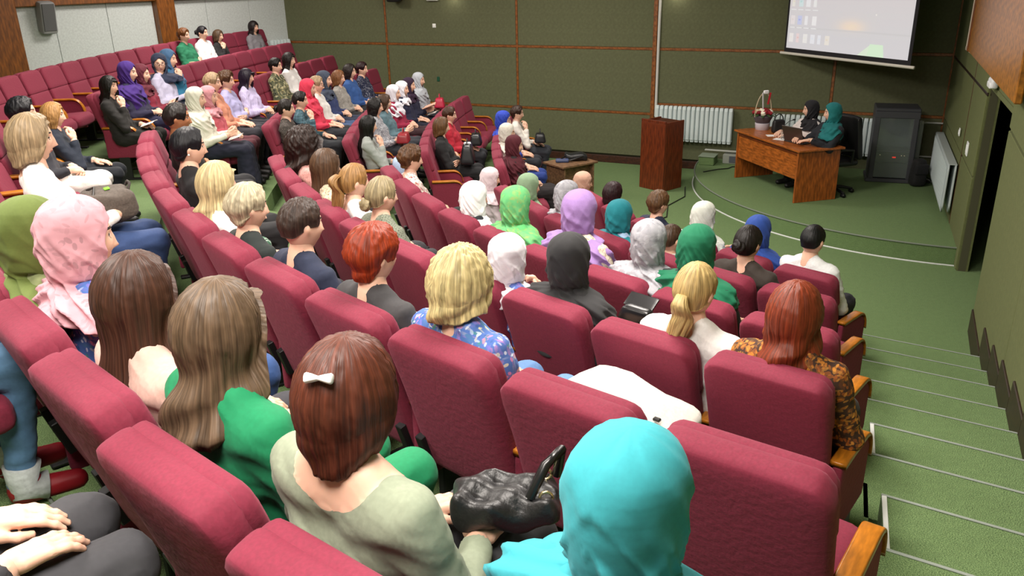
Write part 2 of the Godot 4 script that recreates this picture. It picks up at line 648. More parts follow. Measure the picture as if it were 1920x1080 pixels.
	part(door, "passage_wall", wall_mesh(Vector2(3.4, 4.0), Vector2(1.2, 4.0), -0.05, 2.5, 0.15), plaster)
	part(door, "passage_ceiling", prism([[1.62, 18.7], [3.4, 18.7], [3.4, 3.9], [1.24, 3.9], [1.54, 8.46], [1.60, 10.3], [1.66, 14.3]], 2.5, 2.6), plaster)
	part(door, "passage_floor", prism([[1.5, 18.7], [3.4, 18.7], [3.4, 3.9], [1.3, 3.9]], -0.3, 0.003), carpet("516b40", "839c66"))
	# window frame and wooden booth panel high on the right wall
	var booth := thing("wooden_booth_panel", W(1.41, 2.33, 9.7), 0.0, "large varnished wooden booth front high on the right wall", "panel")
	var bw := wood("bd7a26", 0.4, Vector3(2.5, 2.5, 2.5))
	var yaw := atan2(-4.4, -0.15)
	part(booth, "front", cham(Vector3(4.3, 2.2, 0.06), 0.01), bw, Vector3(0, 1.1, 0), Vector3(0, yaw, 0))
	part(booth, "edge_board", cham(Vector3(0.08, 2.2, 0.09), 0.01), wood("8a4c14", 0.35, Vector3(4, 1, 4)), Vector3(0.075, 1.1, -2.18), Vector3(0, yaw, 0))
	var wf := part(self, numbered("window_1"), cham(Vector3(0.06, 1.6, 0.05), 0.008), plain("c9b8a6", 0.5), W(1.53, 3.12, 12.5))
	wf.set_meta("kind", "structure")
	part(wf, "sill", cham(Vector3(0.07, 0.05, 0.5), 0.006), plain("c9b8a6", 0.5), Vector3(0.0, -0.8, 0.24))
	part(wf, "pane", cham(Vector3(0.015, 1.55, 0.44), 0.002), plain("2a241f", 0.1), Vector3(0.02, 0.0, 0.24))

func wall_cloth(h: String, h2: String) -> StandardMaterial3D:
	var m := carpet(h, h2, 3.0)
	m.normal_scale = 0.25
	m.detail_albedo = tone_tex("wall_worn", 0.9, 1.0, 0.02)
	return m

# ---------------------------------------------------------------- stage corner
func build_stage():
	var sc := Vector2(1.61, 14.2)
	var poly := []
	var rim := []
	var foot := []
	for k in 41:
		var a := lerpf(-0.6, 97.0, k / 40.0)
		var p := arc_point(sc, 3.72, a)
		poly.append([p.x, p.y])
		rim.append(W(p.x, 0.222, p.y))
		foot.append(W(p.x - 0.02 * sin(deg_to_rad(a)), 0.006, p.y - 0.02 * cos(deg_to_rad(a))))
	poly.append([-2.1, 14.75])
	poly.append([1.7, 14.5])
	poly.append([1.65, 10.48])
	var stage := structure("floor", prism(poly, -0.02, 0.22), carpet("516b40", "839c66"))
	stage.name = "floor_stage"
	part(stage, "rim_strip", tube(rim, 0.012, 6), plain("6f786a", 0.7))
	part(stage, "foot_strip", tube(foot, 0.012, 6), plain("c9cdc9", 0.5))
	lectern()
	desk()
	rack()
	radiators()
	screen()
	office_chair()
	low_table()

func lectern():
	# corners in plan: left (-2.87,13.15), front (-2.43,12.91), right (-2.11,13.22)
	var t := thing("lectern", W(-2.545, 0, 13.22), -0.5, "tall reddish wooden lectern on the floor beside the stage", "lectern")
	var w := wood("7a3415", 0.4, Vector3(6, 0.9, 6))
	part(t, "front_panel", cham(Vector3(0.50, 1.08, 0.03), 0.004), w, Vector3(0, 0.54, 0.22))
	for s in [-1.0, 1.0]:
		part(t, "side_panel", cham(Vector3(0.03, 1.1, 0.43), 0.004), w, Vector3(0.235 * s, 0.55, -0.01))
	part(t, "shelf", cham(Vector3(0.44, 0.02, 0.40), 0.003), w, Vector3(0, 0.6, -0.01))
	part(t, "reading_top", cham(Vector3(0.47, 0.025, 0.45), 0.004), wood("5a2410", 0.4, Vector3(1, 6, 6)), Vector3(0, 1.045, 0.0), Vector3(0.12, 0, 0))
	part(t, "top_rail", cham(Vector3(0.5, 0.05, 0.03), 0.004), w, Vector3(0, 1.1, 0.22))

func desk():
	# desk turned to the audience: front edge from (-1.41,13.27) to (-0.41,11.93)
	var a := Vector2(-1.41, 13.30)
	var b := Vector2(-0.41, 11.95)
	var d := (b - a).normalized()
	var n := Vector2(-d.y, d.x)
	var len := a.distance_to(b)
	var mid := (a + b) / 2.0 + n * 0.36
	var t := thing("desk", W(mid.x, 0.22, mid.y), atan2(d.y, d.x), "orange wooden presenters' desk with panel front on the stage", "desk")
	var w := wood("c26a28", 0.35, Vector3(1.2, 5, 5))
	part(t, "desk_top", cham(Vector3(len + 0.08, 0.03, 0.74), 0.005), wood("c87030", 0.3, Vector3(1.0, 5, 5)), Vector3(0, 0.745, 0))
	for s in [-1.0, 1.0]:
		part(t, "side_panel", cham(Vector3(0.03, 0.73, 0.68), 0.004), wood("be6626", 0.4, Vector3(5, 1.0, 5)), Vector3(s * (len / 2.0 - 0.03), 0.365, 0))
	part(t, "front_panel", cham(Vector3(len - 0.08, 0.40, 0.022), 0.004), w, Vector3(0, 0.53, 0.31))
	part(t, "rail", cham(Vector3(len - 0.08, 0.05, 0.02), 0.003), wood("7e3a12", 0.4, Vector3(1, 5, 5)), Vector3(0, 0.70, 0.325))
	# laptop
	var lp := at_desk(mid, d, n, 0.35, -0.02)
	var l := thing("laptop", W(lp.x, 0.98, lp.y), atan2(d.y, d.x) + PI + 0.25, "open dark laptop on the desk before the teal headscarf", "laptop")
	part(l, "base", cham(Vector3(0.36, 0.018, 0.25), 0.004), plain("2b2523", 0.4), Vector3(0, 0.009, 0))
	part(l, "keyboard", cham(Vector3(0.31, 0.004, 0.12), 0.001), plain("141212", 0.5), Vector3(0, 0.02, 0.03))
	part(l, "display_lid", cham(Vector3(0.36, 0.24, 0.012), 0.004), plain("3a2c28", 0.35), Vector3(0, 0.13, -0.15), Vector3(-0.35, 0, 0))
	# flower basket
	flower_basket(at_desk(mid, d, n, -0.72, 0.02))
	# black bag, papers, glass
	var bp := at_desk(mid, d, n, -0.40, 0.10)
	var bag := thing("black_handbag", W(bp.x, 0.98, bp.y), 0.6, "small black handbag on the desk beside the flower basket", "bag")
	part(bag, "body", rbox(Vector3(0.2, 0.2, 0.1), 0.04, 6, func(q): return Vector3(q.x * (1.0 - q.y * 0.9), q.y, q.z * (1.0 - q.y * 2.0))), plain("121214", 0.5), Vector3(0, 0.1, 0))
	part(bag, "handle", tube(loop_pts(0.07, 0.09, 12), 0.008, 6), plain("121214", 0.5), Vector3(0, 0.19, 0))
	var k := 0
	for q in [[-0.2, -0.1, 0.3, "sheet of white paper on the desk near the handbag"], [-0.05, 0.05, 0.1, "white papers in the middle of the desk"], [0.1, -0.16, -0.3, "paper napkin under the glass on the desk"]]:
		var pp := at_desk(mid, d, n, q[0], q[1])
		var sheet := single("paper_sheet", cham(Vector3(0.2, 0.004, 0.14), 0.001), plain("e8e6e2", 0.8), W(pp.x, 0.983 + 0.001 * k, pp.y), Vector3(0, q[2], 0), q[3], "paper")
		sheet.set_meta("group", "papers on the desk")
		k += 1
	var gp := at_desk(mid, d, n, 0.12, -0.15)
	single("water_glass", lathe([[0.0, 0.0], [0.03, 0.0], [0.036, 0.11], [0.033, 0.11], [0.028, 0.008], [0.0, 0.006]], 16), glass_mat(), W(gp.x, 0.99, gp.y), Vector3.ZERO, "clear drinking glass on a napkin on the desk", "glass")
	var fp := at_desk(mid, d, n, -0.12, 0.2)
	single("orange_folder", cham(Vector3(0.3, 0.02, 0.2), 0.004), wood("b8601c", 0.5, Vector3(3, 3, 3)), W(fp.x, 0.99, fp.y), Vector3(0, 0.9, 0), "orange folder on the desk before the white jacket", "folder")

func at_desk(mid: Vector2, d: Vector2, n: Vector2, u: float, v: float) -> Vector2:
	return mid + d * u + n * v

func loop_pts(rx: float, ry: float, n: int) -> Array:
	var pts := []
	for k in n + 1:
		var a := PI * k / n
		pts.append(Vector3(cos(a) * rx, sin(a) * ry, 0))
	return pts

func glass_mat() -> StandardMaterial3D:
	if not mats.has("glass"):
		var m := StandardMaterial3D.new()
		m.albedo_color = Color(0.7, 0.75, 0.75, 0.1)
		m.roughness = 0.05
		m.transparency = BaseMaterial3D.TRANSPARENCY_ALPHA
		mats["glass"] = m
	return mats["glass"]

func flower_basket(p: Vector2):
	var t := thing("flower_basket", W(p.x, 0.98, p.y), 0.7, "wicker basket of red and cream roses with a tall handle", "flower basket")
	part(t, "pot", lathe([[0.0, 0.0], [0.10, 0.0], [0.112, 0.10], [0.108, 0.105], [0.0, 0.1]], 20), plain("c9c6d0", 0.6))
	part(t, "wicker_bowl", lathe([[0.0, 0.1], [0.10, 0.1], [0.15, 0.2], [0.155, 0.22], [0.14, 0.22], [0.0, 0.2]], 20), cloth("6d6672", 0.8, 8.0, 0.6))
	part(t, "handle", tube(loop_pts(0.15, 0.36, 18), 0.008, 6), plain("b9a88c", 0.7), Vector3(0, 0.2, 0))
	var bow := part(t, "bow", rbox(Vector3(0.09, 0.06, 0.04), 0.018, 4), plain("f2f0f2", 0.7), Vector3(0.02, 0.57, 0.0))
	part(bow, "ribbon", cham(Vector3(0.03, 0.26, 0.006), 0.002), plain("e9e6ea", 0.7), Vector3(-0.05, -0.13, 0.01), Vector3(0, 0.3, 0.15))
	part(bow, "ribbon", cham(Vector3(0.03, 0.18, 0.006), 0.002), plain("b81d2c", 0.6), Vector3(0.06, -0.1, 0.01), Vector3(0, -0.3, -0.15))
	var cols := ["8c1420", "e6dcc2", "e9e3cf", "7a0f1c", "d9c7a4", "97182a"]
	rng.seed = 5
	var rose := rbox(Vector3(0.07, 0.055, 0.07), 0.026, 6, func(q): return q * (1.0 + 0.12 * sin(atan2(q.z, q.x) * 5.0 + q.y * 60.0)))
	for k in 15:
		var a := k * 2.4
		var r := 0.03 + 0.026 * sqrt(float(k)) * 1.15
		part(t, "rose", rose, plain(cols[k % 6], 0.8), Vector3(cos(a) * r, 0.255 + 0.05 * (1.0 - r * 6.0), sin(a) * r), Vector3(rng.randf(), a, 0))
	var leaf := rbox(Vector3(0.10, 0.008, 0.05), 0.003, 4, func(q): return Vector3(q.x, q.y - q.x * q.x * 3.0, q.z * (1.0 - absf(q.x) * 14.0)))
	for k in 12:
		var a := k * 0.55
		part(t, "leaf", leaf, plain("2c4a22", 0.6), Vector3(cos(a) * 0.155, 0.235 + 0.03 * sin(k * 3.1), sin(a) * 0.155), Vector3(0, -a, -0.3))

func rack():
	var t := thing("equipment_rack", W(0.88, 0.22, 13.86), 0.03, "dark grey server rack with glass door beside the desk", "rack")
	var g := plain("3a3b40", 0.5)
	var k := plain("0d0d0f", 0.5)
	var wd := 0.62
	for s in [-1.0, 1.0]:
		part(t, "side_panel", cham(Vector3(0.03, 1.08, 0.5), 0.006), g, Vector3(s * (wd / 2 - 0.015), 0.57, 0))
		part(t, "door_stile", cham(Vector3(0.07, 1.0, 0.02), 0.006), g, Vector3(s * (wd / 2 - 0.045), 0.56, 0.26))
	part(t, "top_panel", cham(Vector3(wd, 0.05, 0.54), 0.012), g, Vector3(0, 1.1, 0))
	part(t, "door_rail", cham(Vector3(wd, 0.10, 0.025), 0.006), g, Vector3(0, 1.03, 0.26))
	part(t, "plinth", cham(Vector3(wd + 0.06, 0.06, 0.54), 0.01), g, Vector3(0, 0.03, 0.0))
	part(t, "back_panel", cham(Vector3(wd - 0.06, 0.96, 0.02), 0.004), plain("4a5458", 0.5), Vector3(0, 0.56, -0.23))
	part(t, "glass_door", cham(Vector3(wd - 0.14, 0.90, 0.006), 0.001), glass_mat(), Vector3(0, 0.53, 0.262))
	part(t, "amplifier", cham(Vector3(0.50, 0.22, 0.42), 0.005), k, Vector3(0, 0.19, 0.03))
	part(t, "mixer", cham(Vector3(0.50, 0.15, 0.42), 0.005), k, Vector3(0, 0.39, 0.03))
	part(t, "shelf", cham(Vector3(0.48, 0.015, 0.38), 0.003), g, Vector3(0, 0.47, 0.02))
	part(t, "indicator_light", cham(Vector3(0.05, 0.02, 0.01), 0.002), glow("ff2a1a", 0.6), Vector3(0.03, 0.39, 0.243))
	for s in [0.13, 0.17, -0.17]:
		part(t, "indicator_light", cham(Vector3(0.008, 0.008, 0.006), 0.002), glow("ffe9b0", 0.8), Vector3(s, 0.42, 0.243))
	var bag := thing("black_backpack", W(1.27, 0.22, 13.5), 0.4, "black bag on the stage floor right of the rack", "bag")
	part(bag, "body", rbox(Vector3(0.22, 0.42, 0.2), 0.08, 6, func(q): return Vector3(q.x * (1.0 - q.y * 0.7), q.y, q.z * (1.0 - q.y * 0.8))), cloth("101012", 0.8), Vector3(0, 0.21, 0))
	part(bag, "flap", rbox(Vector3(0.2, 0.16, 0.06), 0.028, 4), cloth("16161a", 0.8), Vector3(0, 0.27, 0.09))
	var cab := thing("cable_bundle", W(1.38, 0.23, 13.75), 0.0, "tangle of pale cables on the floor between rack and right radiator", "cables")
	rng.seed = 3
	for k2 in 5:
		var pts := []
		for j in 9:
			pts.append(Vector3(-0.14 + 0.035 * j, 0.01 + 0.05 * absf(sin(j * 0.9 + k2)), -0.1 + 0.05 * k2 + 0.03 * sin(j * 1.3 + k2 * 2.0)))
		part(cab, "cable", tube(pts, 0.007, 5), plain("8e8e8c" if k2 % 2 else "1c1c1e", 0.5))

func radiators():
	radiator("radiator", GW0, GW1, 8.08, 9.42, "white sectional radiator on the green wall behind the lectern", 0.50, 1.11)
	radiator("radiator", GW0, GW1, 9.98, 12.35, "long white sectional radiator behind the desk and the rack", 0.45, 1.06)
	radiator_panel()
	radiator("radiator", WW1, GW0, WW1.distance_to(GW0) - 0.55, WW1.distance_to(GW0) - 0.05, "cream radiator in the corner at the end of the top row", 1.55, 2.12)
	# pipes
	var d := (GW1 - GW0).normalized()
	var n := Vector2(d.y, -d.x)
	for y in [1.03, 0.5]:
		var a := GW0 + d * 12.3 + n * 0.09
		var b := GW0 + d * 12.62 + n * 0.09
		single("heating_pipe", tube([W(a.x, y, a.y), W(b.x, y, b.y)], 0.014, 8), plain("c4c6c2", 0.4), Vector3.ZERO, Vector3.ZERO, "upper thin heating pipe in the right corner behind the rack" if y > 0.8 else "lower thin heating pipe in the right corner behind the rack", "pipe")

func radiator(called: String, a: Vector2, b: Vector2, s0: float, s1: float, label: String, y0: float, y1: float):
	var d := (b - a).normalized()
	var n := Vector2(d.y, -d.x)
	var mid := a + d * ((s0 + s1) / 2.0) + n * 0.12
	var t := thing(called, W(mid.x, y0, mid.y), atan2(d.y, d.x), label, "radiator")
	var count := int(round((s1 - s0) / 0.08))
	var h := y1 - y0
	var sec := rbox(Vector3(0.074, h, 0.09), 0.02, 4)
	var col := cham(Vector3(0.05, h * 0.86, 0.012), 0.004)
	var m := plain("cfdbdc", 0.45)
	for k in count:
		var x := (k + 0.5) * 0.08 - count * 0.04
		var s := part(t, "section", sec, m, Vector3(x, h / 2.0, 0))
		part(s, "fin", col, m, Vector3(0, 0, 0.05))
	part(t, "pipe", tube([Vector3(-count * 0.04, 0.05, 0), Vector3(count * 0.04, 0.05, 0)], 0.014, 6), m)

func radiator_panel():
	# flat radiator on the right wall beside the stage
	var a: Vector2 = RW[0]
	var b: Vector2 = RW[1]
	var d := (b - a).normalized()
	var n := Vector2(d.y, -d.x)
	var mid := a + d * 1.72 + n * 0.10
	var t := thing("radiator", W(mid.x, 0.36, mid.y), atan2(d.y, d.x), "pale panel radiator on the right wall beside the stage", "radiator")
	var m := plain("b9c4c6", 0.45)
	part(t, "front_plate", rbox(Vector3(2.3, 0.62, 0.03), 0.012, 4), m, Vector3(0, 0.31, 0.045))
	part(t, "rear_plate", rbox(Vector3(2.3, 0.62, 0.03), 0.012, 4), m, Vector3(0, 0.31, -0.035))
	part(t, "grille", cham(Vector3(2.28, 0.012, 0.10), 0.003), plain("a7b0b0", 0.5), Vector3(0, 0.62, 0))
	for k in 28:
		part(t, "groove_rib", cham(Vector3(0.03, 0.54, 0.008), 0.003), m, Vector3(-1.08 + k * 0.08, 0.31, 0.062))
	for s in [-0.9, 0.9]:
		part(t, "bracket", cham(Vector3(0.04, 0.3, 0.06), 0.004), plain("6b6f70", 0.5), Vector3(s, 0.2, -0.06))

func screen():
	# pull-down screen hung across the corner: bar from (-0.92,14.45) to (0.91,12.55)
	var a := Vector2(-0.92, 14.42)
	var b := Vector2(0.93, 12.55)
	var d := (b - a).normalized()
	var mid := (a + b) / 2.0
	var len := a.distance_to(b)
	var t := thing("projection_screen", W(mid.x, 2.05, mid.y), atan2(d.y, d.x), "large projection screen showing a pale computer desktop across the corner", "screen")
	part(t, "bottom_bar", tube([Vector3(-len / 2, 0, 0), Vector3(len / 2, 0, 0)], 0.022, 10), plain("d6d2c8", 0.4))
	part(t, "border_cloth", cham(Vector3(len - 0.14, 2.1, 0.004), 0.001), plain("15131a", 0.8), Vector3(0, 1.06, -0.004))
	var pw := len - 0.24
	var ph := 1.9
	var quad := PlaneMesh.new()
	quad.size = Vector2(pw, ph)
	quad.orientation = PlaneMesh.FACE_Z
	var m := StandardMaterial3D.new()
	m.albedo_color = Color(0.6, 0.6, 0.6)
	m.roughness = 0.9
	m.emission_enabled = true
	m.emission = Color.BLACK
	m.emission_texture = desktop_picture()
	m.emission_energy_multiplier = 0.85
	part(t, "lit_screen_picture", quad, m, Vector3(0, 0.085 + ph / 2, 0.006))
	part(t, "case", cham(Vector3(len + 0.1, 0.14, 0.14), 0.02), plain("d6d2c8", 0.5), Vector3(0, 2.15, -0.02))
	var l := AreaLight3D.new()
	l.name = "screen_light"
	l.area_size = Vector2(pw, ph)
	l.light_energy = 0.9
	l.light_color = Color(0.95, 0.95, 1.0)
	l.position = Vector3(0, 0.085 + ph / 2, 0.03)
	l.rotation_degrees = Vector3(0, 180, 0)
	l.shadow_enabled = true
	l.area_range = 30.0
	t.add_child(l)

func desktop_picture() -> ImageTexture:
	var w := 512
	var h := 400
	var im := Image.create(w, h, false, Image.FORMAT_RGB8)
	for y in h:
		for x in w:
			var fy := float(y) / h
			var fx := float(x) / w
			var c := Color(0.80, 0.795, 0.82).lerp(Color(0.88, 0.82, 0.82), clampf(1.0 - fy * 1.1, 0, 1))
			var g := exp(-pow((fx - 0.55) / 0.10, 2) - pow((fy - 0.80) / 0.05, 2)) if fy < 0.825 else exp(-pow((fx - 0.55) / 0.10, 2)) * 0.15 * exp(-pow((fy - 0.825) / 0.03, 2))
			c = c.lerp(Color(0.98, 0.86, 0.74), g * 0.8)
			if fy > 0.825 and fy < 0.84: c = c.darkened(0.03)
			# pale green tent low at the right
			var tx := (fx - 0.76) / 0.065
			var ty := (fy - 0.91) / 0.09
			if fy > 0.91 and absf(tx) < 1.0 - 0.25 * (1.0 - ty): c = Color(0.81, 0.94, 0.80)
			elif fy > 0.91 and fx < 0.72 and fx > 0.72 - ty * 0.1: c = Color(0.84, 0.92, 0.82)
			im.set_pixel(x, y, c)
	var cols := [Color(0.95, 0.93, 0.85), Color(0.75, 0.92, 0.92), Color(0.98, 0.98, 1.0), Color(0.97, 0.98, 0.97), Color(0.93, 0.88, 0.88), Color(0.62, 0.68, 0.97), Color(0.98, 0.98, 1.0), Color(1, 1, 1), Color(0.97, 0.95, 0.93), Color(0.95, 0.78, 0.78), Color(0.96, 0.96, 0.94), Color(0.93, 0.95, 1.0), Color(0.92, 0.94, 1.0), Color(0.95, 0.90, 0.82)]
	var k := 0
	for row in [[0.60, 4], [0.74, 4], [0.88, 6]]:
		for j in row[1]:
			var x := int((0.02 + 0.065 * j) * w)
			var y := int(row[0] * h)
			im.fill_rect(Rect2i(x, y, 20 if k % 3 else 14, 28), cols[k % cols.size()].lerp(Color(0.86, 0.85, 0.87), 0.5))
			im.fill_rect(Rect2i(x + 4, y + 10, 9, 5), cols[k % cols.size()].darkened(0.07))
			if row[1] == 4: im.fill_rect(Rect2i(x - 2, y + 36, 24, 3), Color(0.92, 0.92, 0.93))
			k += 1
	im.fill_rect(Rect2i(int(0.73 * w), int(0.70 * h), 4, 4), Color(1, 0.97, 0.95))
	return ImageTexture.create_from_image(im)

func office_chair():
	var t := thing("office_chair", W(0.06, 0.22, 12.74), -0.93, "black leather swivel chair behind the teal headscarf presenter", "chair")
	var k := plain("101012", 0.45)
	part(t, "seat", rbox(Vector3(0.5, 0.1, 0.5), 0.045, 6), k, Vector3(0, 0.48, 0))
	part(t, "backrest", rbox(Vector3(0.5, 0.62, 0.1), 0.048, 8, func(q): return Vector3(q.x, q.y, q.z + q.x * q.x * 0.6)), k, Vector3(0, 0.82, -0.26), Vector3(0.15, 0, 0))
	for s in [-1.0, 1.0]:
		part(t, "armrest", tube([Vector3(s * 0.27, 0.5, -0.1), Vector3(s * 0.31, 0.68, -0.08), Vector3(s * 0.31, 0.70, 0.12), Vector3(s * 0.28, 0.56, 0.2)], 0.022, 8), k)
	part(t, "column", tube([Vector3(0, 0.1, 0), Vector3(0, 0.44, 0)], 0.03, 10), plain("2a2a2c", 0.4))
	for j in 5:
		var a := TAU * j / 5.0
		var leg := part(t, "leg", tube([Vector3(0, 0.1, 0), Vector3(cos(a) * 0.16, 0.09, sin(a) * 0.16), Vector3(cos(a) * 0.32, 0.06, sin(a) * 0.32)], [0.03, 0.024, 0.018], 8), k)
		part(leg, "caster", lathe([[0.0, -0.03], [0.03, -0.03], [0.03, 0.03], [0.0, 0.03]], 12), k, Vector3(cos(a) * 0.31, 0.03, sin(a) * 0.31), Vector3(0, 0, PI / 2))

func low_table():
	var t := thing("side_table", W(-3.60, 0, 11.63), 0.97, "small beige laminate table near the front row of the far block", "table")
	var m := wood("8d6a4c", 0.5, Vector3(2, 4, 4))
	part(t, "table_top", cham(Vector3(0.66, 0.03, 0.50), 0.004), m, Vector3(0, 0.69, 0))
	for s in [-1.0, 1.0]:
		part(t, "side_panel", cham(Vector3(0.025, 0.67, 0.44), 0.003), m, Vector3(s * 0.27, 0.335, 0))
	part(t, "front_panel", cham(Vector3(0.52, 0.5, 0.02), 0.003), m, Vector3(0, 0.42, 0.12))
	var b := thing("black_shoulder_bag", W(-3.55, 0.70, 11.75), 0.4, "black leather bag lying on the small beige table", "bag")
	part(b, "body", rbox(Vector3(0.34, 0.11, 0.22), 0.05, 6, func(q): return q + Vector3(0, 0.015 * sin(q.x * 30.0), 0)), plain("15171a", 0.4), Vector3(0, 0.06, 0))
	part(b, "strap", tube([Vector3(-0.15, 0.08, 0.05), Vector3(-0.24, 0.05, 0.12), Vector3(-0.1, 0.04, 0.18), Vector3(0.1, 0.08, 0.1)], 0.01, 6), plain("15171a", 0.4))
	single("blue_pouch", rbox(Vector3(0.2, 0.05, 0.12), 0.022, 5), plain("3b4668", 0.5), W(-3.70, 0.73, 11.55), Vector3(0, 0.3, 0), "small blue grey pouch beside the black bag on the table", "pouch")

# ---------------------------------------------------------------- seats
# a seat stands on its row's floor, its origin under the rear upper edge of its back; it faces -z
func seat_meshes():
	if meshes.has("seat_back"): return
	# padded shell with a thick rounded top; two pads on its front
	meshes["seat_back"] = rbox(Vector3(0.51, 0.66, 0.095), 0.036, 12, func(q: Vector3):
		var p := q
		var up := (q.y + 0.33) / 0.66
		p.z *= 0.8 + 0.3 * up
		if q.z > 0.0: p.z += 0.014 * (1.0 - pow(q.x / 0.25, 2)) * sin(up * PI) + 0.006 * cos(up * 5.0)
		p.x *= (0.965 + 0.035 * up) * round_top(q.y, 0.33, 0.085, 0.255)
		return p)
	meshes["upper_pad"] = rbox(Vector3(0.49, 0.27, 0.07), 0.032, 10, func(q: Vector3): return Vector3(q.x * round_top(q.y, 0.135, 0.075, 0.245), q.y, q.z))
	meshes["lower_pad"] = rbox(Vector3(0.47, 0.36, 0.07), 0.032, 8)
	meshes["seat_cushion"] = rbox(Vector3(0.48, 0.14, 0.47), 0.05, 10, func(q: Vector3):
		return Vector3(q.x, q.y + 0.012 * (1.0 - pow(q.x / 0.24, 2)) * signf(q.y) - (0.02 if q.z < -0.2 and q.y > 0 else 0.0), q.z))
	# side panel with rounded front, and its wooden cap
	meshes["arm_panel"] = rbox(Vector3(0.045, 0.34, 0.40), 0.018, 10, func(q: Vector3):
		var f := clampf((-q.z - 0.08) / 0.12, 0.0, 1.0)
		var y := q.y
		if q.y > 0: y = q.y * (1.0 - 0.55 * f * f)
		return Vector3(q.x, y, q.z))
	var rings := []
	for k in 15:
		var u := k / 14.0
		var z := 0.17 - 0.40 * minf(u * 1.25, 1.0)
		var y := 0.0
		if u > 0.55:
			var f := (u - 0.55) / 0.45
			y = -0.15 * f * f
			z = 0.17 - 0.40 * 0.6875 - 0.125 * sin(f * PI / 2)
		var ring := PackedVector3Array()
		var w := 0.033
		var h := 0.012
		for c in [[-w, -h], [-w, h * 0.6], [-w * 0.8, h], [w * 0.8, h], [w, h * 0.6], [w, -h]]:
			ring.append(Vector3(c[0], y + c[1], z + (c[1] * 0.6 if u > 0.55 else 0.0)))
		rings.append(ring)
	meshes["arm_cap"] = loft(rings)

# narrows a pad towards its top so that the upper corners are round
func round_top(y: float, top: float, r: float, half: float) -> float:
	if y < top - r: return 1.0
	var t := clampf((y - top + r) / r, 0.0, 1.0)
	return (half - r + r * sqrt(1.0 - t * t * 0.97)) / half

func seat_cloth() -> StandardMaterial3D:
	if not mats.has("seat_cloth"):
		var m := cloth("7e1f38", 0.85, 5.0, 0.86, 0.6).duplicate()
		m.rim = 0.5
		m.rim_tint = 0.7
		mats["seat_cloth"] = m
	return mats["seat_cloth"]

func make_seat() -> Node3D:
	seat_meshes()
	var t := Node3D.new()
	var red := seat_cloth()
	var bk := part(t, "backrest", meshes["seat_back"], red, Vector3(0, 0.672, -0.141), Vector3(0.28, 0, 0))
	part(bk, "upper_pad", meshes["upper_pad"], red, Vector3(0, 0.185, -0.05))
	part(bk, "lower_pad", meshes["lower_pad"], red, Vector3(0, -0.12, -0.045))
	part(t, "seat_cushion", meshes["seat_cushion"], red, Vector3(0, 0.39, -0.46), Vector3(0.06, 0, 0))
	for s in [-1.0, 1.0]:
		part(t, "hinge_bracket", cham(Vector3(0.038, 0.14, 0.03), 0.003), plain("0e0e10", 0.5), Vector3(s * 0.215, 0.44, -0.150), Vector3(0.28, 0, 0))
	var arm := part(t, "armrest", meshes["arm_panel"], red, Vector3(-0.28, 0.43, -0.36))
	part(arm, "wooden_cap", meshes["arm_cap"], seat_wood(), Vector3(0, 0.182, 0.03))
	var leg := part(t, "leg", cham(Vector3(0.04, 0.28, 0.12), 0.006), plain("121213", 0.5), Vector3(-0.28, 0.14, -0.34))
	part(leg, "foot_plate", cham(Vector3(0.06, 0.02, 0.34), 0.006), plain("121213", 0.5), Vector3(0, -0.13, 0))
	return t

func seat_wood() -> StandardMaterial3D:
	return wood("c97c22", 0.3, Vector3(8, 8, 2.0), 0.72)

func add_end_arm(t: Node3D, x: float):
	var arm := part(t, "armrest", meshes["arm_panel"], seat_cloth(), Vector3(x, 0.43, -0.36))
	part(arm, "wooden_cap", meshes["arm_cap"], seat_wood(), Vector3(0, 0.182, 0.03))
	var leg := part(t, "leg", cham(Vector3(0.04, 0.28, 0.12), 0.006), plain("121213", 0.5), Vector3(x, 0.14, -0.34))
	part(leg, "foot_plate", cham(Vector3(0.06, 0.02, 0.34), 0.006), plain("121213", 0.5), Vector3(0, -0.13, 0))

func nth(k: int) -> String:
	return ["first", "second", "third", "fourth", "fifth", "sixth", "seventh", "eighth", "ninth", "tenth", "eleventh", "twelfth", "thirteenth", "fourteenth", "fifteenth", "sixteenth", "seventeenth"][k]

func build_seats():
	var proto := make_seat()
	# near block: first angle, last angle of each row; rows counted from the camera
	var near := [[1, 12.3, 51.5, 0.56], [2, 13.45, 51.3, 0.56], [3, 14.95, 51.4, 0.56], [4, 16.6, 52.5, 0.56], [5, 19.2, 53.8, 0.555], [6, 22.4, 57.0, 0.555]]
	for q in near:
		var i: int = q[0]
		var step: float = rad_to_deg(q[3] / R1[i])
		var n := int((q[2] - q[1]) / step)
		for m in n:
			put_seat(proto, C1, R1[i] + (0.09 * (1.0 - smoothstep(1.0, 4.0, float(m))) if i == 1 else 0.0), q[1] + step * (m + 0.5), F1[i], "maroon seat, %s from the stair aisle, %s row from the camera" % [nth(m), nth(i - 1)], "seats of the near block", m == 0)
	# two seats of the row the camera stands in
	for m in 2:
		put_seat(proto, C1, [12.12, 11.95][m], [20.3, 26.7][m], F1[0], "maroon seat under the %s at the lower left" % ["charcoal trousers", "blue jeans"][m], "seats of the near block", false)
	# far block, rows counted down from the white wall
	var far := [[1, 58.6, 86.2], [2, 61.9, 84.3], [3, 61.4, 83.6], [4, 62.3, 82.9], [5, 61.6, 82.0], [6, 61.9, 81.6], [7, 61.0, 78.2]]
	for q in far:
		var i: int = q[0]
		var step: float = rad_to_deg(0.54 / R2[i])
		var n := int((q[2] - q[1]) / step)
		for m in n:
			var a: float = q[2] - step * (m + 0.5)
			put_seat(proto, C2, R2[i], a, F2[i], "maroon seat, %s from the green wall, %s row down the far block" % [nth(m), nth(i - 1)], "seats of the far block", m == n - 1)
	proto.free()

